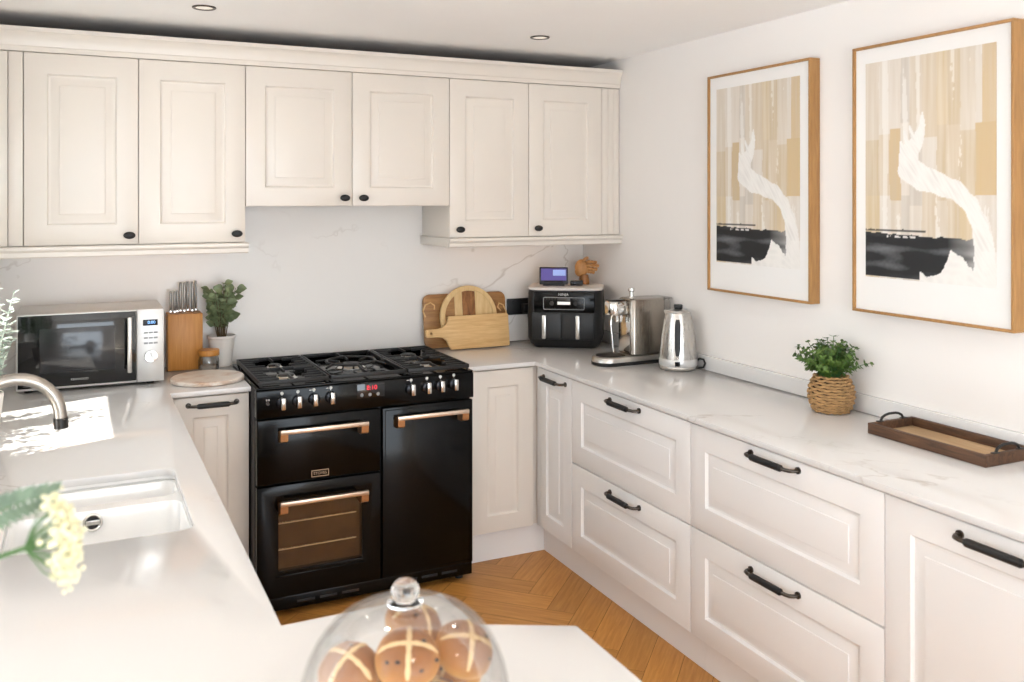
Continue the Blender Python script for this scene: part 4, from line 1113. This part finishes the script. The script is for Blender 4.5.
def bun(label, c, rx=.041, tilt=(0, 0), rz=0, h=.03, seed=0):
    t = thing('hot_cross_bun', label, 'bun', c, 0, 'buns under the dome', False)
    t.rotation_euler = (tilt[0], tilt[1], rz)
    rnd = random.Random(seed)
    tb = bmesh.new(); bmesh.ops.create_uvsphere(tb, u_segments=36, v_segments=24, radius=1)
    for v in tb.verts:
        x, y, z = v.co; m = max(abs(x), abs(y), 1e-6); n_ = math.hypot(x, y)
        sq = 1+(.10*(n_/m-1) if n_ > 1e-5 else 0)
        zz = z*h if z > 0 else z*h*.62
        k = 1+.035*noise.noise(Vector((x*1.6+seed, y*1.6, z*1.6)))
        v.co = Vector((x*rx*sq*k, y*rx*sq*k, zz*k))
    b = MB(); b._merge(tb); b.build('crust', 'bun', t)
    def surf(x, y):
        q = min(.999, math.hypot(x, y)/rx); return h*math.sqrt(1-q*q)*1.0
    b = MB()
    for ax in (0, 1):
        pts = []
        for k in range(15):
            u = (-1+2*k/14)*rx*.93; p = (u, .001) if ax == 0 else (.001, u)
            pts.append((p[0], p[1], surf(*p)+.0004))
        b.tube(pts, [.0018]+[.0035+.0007*math.sin(k*2.3+seed) for k in range(13)]+[.0018], 8, flat=.5)
    b.build('cross', 'dough', t)
    b = MB()
    for k in range(5):
        a = rnd.uniform(0, 2*PI); q = rnd.uniform(.45, .93)*rx; x, y = q*math.cos(a), q*math.sin(a)
        b.ball((x, y, surf(x, y)*.955), (.0045, .0035, .002), 8)
    b.build('raisins', 'raisin', t)
    return t
bun('hot cross bun leaning at the tap side under the dome', (-2.141, -3.030, 1.002), .041, (.25, -.35), .5, .033, 1)
bun('hot cross bun in the middle of the pile, cross facing front', (-2.073, -3.069, 1.023), .043, (.45, .05), -.35, .031, 2)
bun('hot cross bun at the back of the pile, topmost under the dome', (-2.035, -2.985, 1.022), .043, (.2, .3), .2, .032, 3)
bun('hot cross bun on the picture-wall side of the pile, tilted forward', (-1.988, -3.060, 1.013), .041, (.55, .3), -.2, .031, 4)
bun('hot cross bun lowest at the front of the pile', (-2.066, -3.130, .968), .039, (.3, -.1), .9, .030, 5)
for i, (x, y, lb) in enumerate(((-2.128, -3.0, 'hot cross bun on the plate beneath the tap-side bun'), (-2.06, -2.965, 'hot cross bun on the plate at the rear of the dome'), (-1.975, -3.0, 'hot cross bun on the plate beneath the picture-wall side bun'), (-2.03, -3.06, 'hot cross bun on the plate hidden below the middle one'))):
    bun(lb, (x, y, .948), .038, (0, 0), .3*i, .032, 10+i)

# ------------------------------------------------------------------ foreground flowers and vase, silver plant
vx, vy = -2.745, -3.26
t = thing('flower_vase', 'clear glass vase of flowers at the near end of the peninsula', 'vase', (vx, vy, .9))
MB().lathe([(.045, .9006), (.05, .905), (.055, .98), (.045, 1.07), (.05, 1.10), (.047, 1.10), (.042, 1.07), (.051, .98), (.046, .91), (.001, .908)], (vx, vy, 0), 36).build('vase_body', 'glass', t)
def umbel(label, c, r, d, seed, full=True):
    """flat flower head facing direction d: rays from one point out to a cushion of florets"""
    rnd = random.Random(seed); d = Vector(d).normalized(); c = Vector(c)
    t = thing('cut_flower', label, 'flower', (vx, vy, .92), 0, 'flowers in the vase')
    u = d.orthogonal().normalized(); v = d.cross(u)
    hub = c-d*r*1.05
    st = MB(); oy = -.02 if seed == 2 else .018
    base = Vector((vx+.012, vy+oy, .93)); lip = Vector((vx+.03, vy+oy, 1.115))
    ctl = hub-d*.09
    pts = [base, lip]
    for k in range(1, 9):
        f = k/8; pts.append(lip*(1-f)**2+ctl*2*f*(1-f)+hub*f*f)
    st.tube(pts, .0022, 8); st.build('stem', 'stemg', t)
    rays = MB(); fl_ = MB()
    n = 30
    for k in range(n):
        q = r*math.sqrt((k+.5)/n); a = k*2.39996
        p = c+(u*math.cos(a)+v*math.sin(a))*q - d*(q*q/r)*.35
        m = hub.lerp(p, .5)+(u*math.cos(a)+v*math.sin(a))*q*.22
        rays.tube([hub, hub.lerp(m, .6)*.75+m*.25, m, p], .0007, 5)
        for j in range(16):
            o = Vector((rnd.gauss(0, 1), rnd.gauss(0, 1), rnd.gauss(0, 1))).normalized()*rnd.uniform(.3, 1)*.012
            fl_.ball(p+o, rnd.uniform(.0015, .003), 6)
    rays.build('rays', 'stemg', t); fl_.build('florets', 'floret', t)
umbel('cream lace flower leaning over the sink, blurred in the foreground', (-2.474, -3.270, 1.320), .039, (.97, -.05, .12), 2)
umbel('cream lace flower lowest at the photo edge', (-2.553, -3.212, 1.238), .026, (.8, .1, -.15), 8)
def fern():
    t = thing('fern_frond', 'grey-green fern frond behind the cream flower', 'fern', (vx, vy, .92), 0)
    pts = []; a = Vector((vx+.01, vy+.002, .93)); b_ = Vector((vx+.034, vy+.002, 1.118)); e = Vector((-2.500, -3.205, 1.342)); cc = Vector((-2.64, -3.225, 1.335))
    pts = [a, b_]+[b_*(1-f)**2+cc*2*f*(1-f)+e*f*f for f in [k/22 for k in range(1, 23)]]
    MB().tube(pts, [.0016-.0011*k/len(pts) for k in range(len(pts))], 6).build('stem', 'stemg', t)
    fo = MB()
    for k in range(8, len(pts)):
        d = (pts[k]-pts[k-1]).normalized(); f = (k-8)/(len(pts)-8)
        for s_ in (-1, 1):
            for h in (0, .5):
                p = pts[k]+d*h*.011
                dd = (Vector((.25, -.1, s_))+d*.5)
                fo.leaf(p, dd, (-.5, -1, .1), .036*(1-f*.7)+.004, .0085, .1, 4)
    fo.build('fronds', 'fern', t, None)
fern()
def silver():
    px, py = -2.745, -.9
    t = thing('silver_plant', 'silvery white-green bushy plant beside the microwave at the photo edge', 'plant', (px, py, .9))
    MB().lathe([(.048, .9006), (.05, .904), (.062, 1.01), (.062, 1.02), (.057, 1.02), (.055, 1.0)], (px, py, 0), 32, True, False).build('pot', 'potw', t)
    MB().lathe([(.056, 1.002), (.001, 1.006)], (px, py, 0), 24, True, True).build('soil', 'soil', t)
    rnd = random.Random(21); st = MB(); fo = MB()
    for i in range(26):
        a = rnd.uniform(0, 2*PI); sp = rnd.uniform(.01, .105); h = rnd.uniform(.17, .36)
        p0 = Vector((px+.02*math.cos(a), py+.02*math.sin(a), 1.004)); tip = Vector((px+sp*math.cos(a), py+sp*math.sin(a), 1.0+h))
        pts = [p0.lerp(tip, k/10) for k in range(11)]
        st.tube(pts, [.0026-.0016*k/10 for k in range(11)], 5)
        for k in range(2, 11):
            for j in range(3):
                an = rnd.uniform(0, 2*PI); d = Vector((math.cos(an), math.sin(an), rnd.uniform(.1, .9)))
                l = rnd.uniform(.018, .034)
                if (pts[k]+d*l).x < LEFT+.01: continue
                fo.leaf(pts[k], d, (0, -.4, 1), l, .0095, .2, 4)
    st.build('stems', 'leafw', t); fo.build('foliage', 'leafw', t, None)
silver()

# ------------------------------------------------------------------ light
w = bpy.data.worlds.new('daylight'); scene.world = w; w.use_nodes = True
bg = w.node_tree.nodes['Background']; bg.inputs['Color'].default_value = (.84, .93, 1.02, 1); bg.inputs['Strength'].default_value = 5.0
def portal(loc, rot, sx, sy):
    l = bpy.data.lights.new('daylight_portal', 'AREA'); l.shape = 'RECTANGLE'; l.size = sx; l.size_y = sy; l.cycles.is_portal = True
    o = bpy.data.objects.new('daylight_portal', l); COL.objects.link(o); o.location = loc; o.rotation_euler = rot
portal((-2.1, REAR-.02, 1.05), (PI/2, 0, 0), 2.9, 2.2)
portal((LEFT-TH-.02, (WY0+WY1)/2, (WZ0+WZ1)/2), (0, -PI/2, 0), 1.16, .79)
portal((WIDE-.02, (WEND-3.6)/2, 1.1), (0, -PI/2, 0), 2.3, 1.6)
sun = bpy.data.lights.new('sun', 'SUN'); sun.energy = 31; sun.angle = .009; sun.color = (1, .95, .88)
so = bpy.data.objects.new('sun', sun); COL.objects.link(so)
sd_ = Vector((.60, .25, -1.0)).normalized()       # travel direction of the sunlight
so.rotation_euler = sd_.to_track_quat('-Z', 'Y').to_euler()

# ------------------------------------------------------------------ camera
cam = bpy.data.cameras.new('camera'); co = bpy.data.objects.new('camera', cam); COL.objects.link(co)
co.location = (-2.4704, -4.2151, 1.6375); co.rotation_euler = (PI/2, 0, -.4493)
cam.sensor_fit = 'HORIZONTAL'; cam.sensor_width = 36; cam.lens = 901.38/1024*36
cam.shift_x = 0; cam.shift_y = (199.64-341)/1024
cam.clip_start = .02
cam.dof.use_dof = True; cam.dof.focus_distance = 3.8; cam.dof.aperture_fstop = 4.8
scene.camera = co
scene.view_settings.view_transform = 'Standard'; scene.view_settings.look = 'None'
scene.view_settings.exposure = .36; scene.view_settings.gamma = 1; scene.view_settings.use_curve_mapping = False
scene.cycles.use_denoising = True
scene.cycles.max_bounces = 12; scene.cycles.diffuse_bounces = 6; scene.cycles.glossy_bounces = 5; scene.cycles.transparent_max_bounces = 24
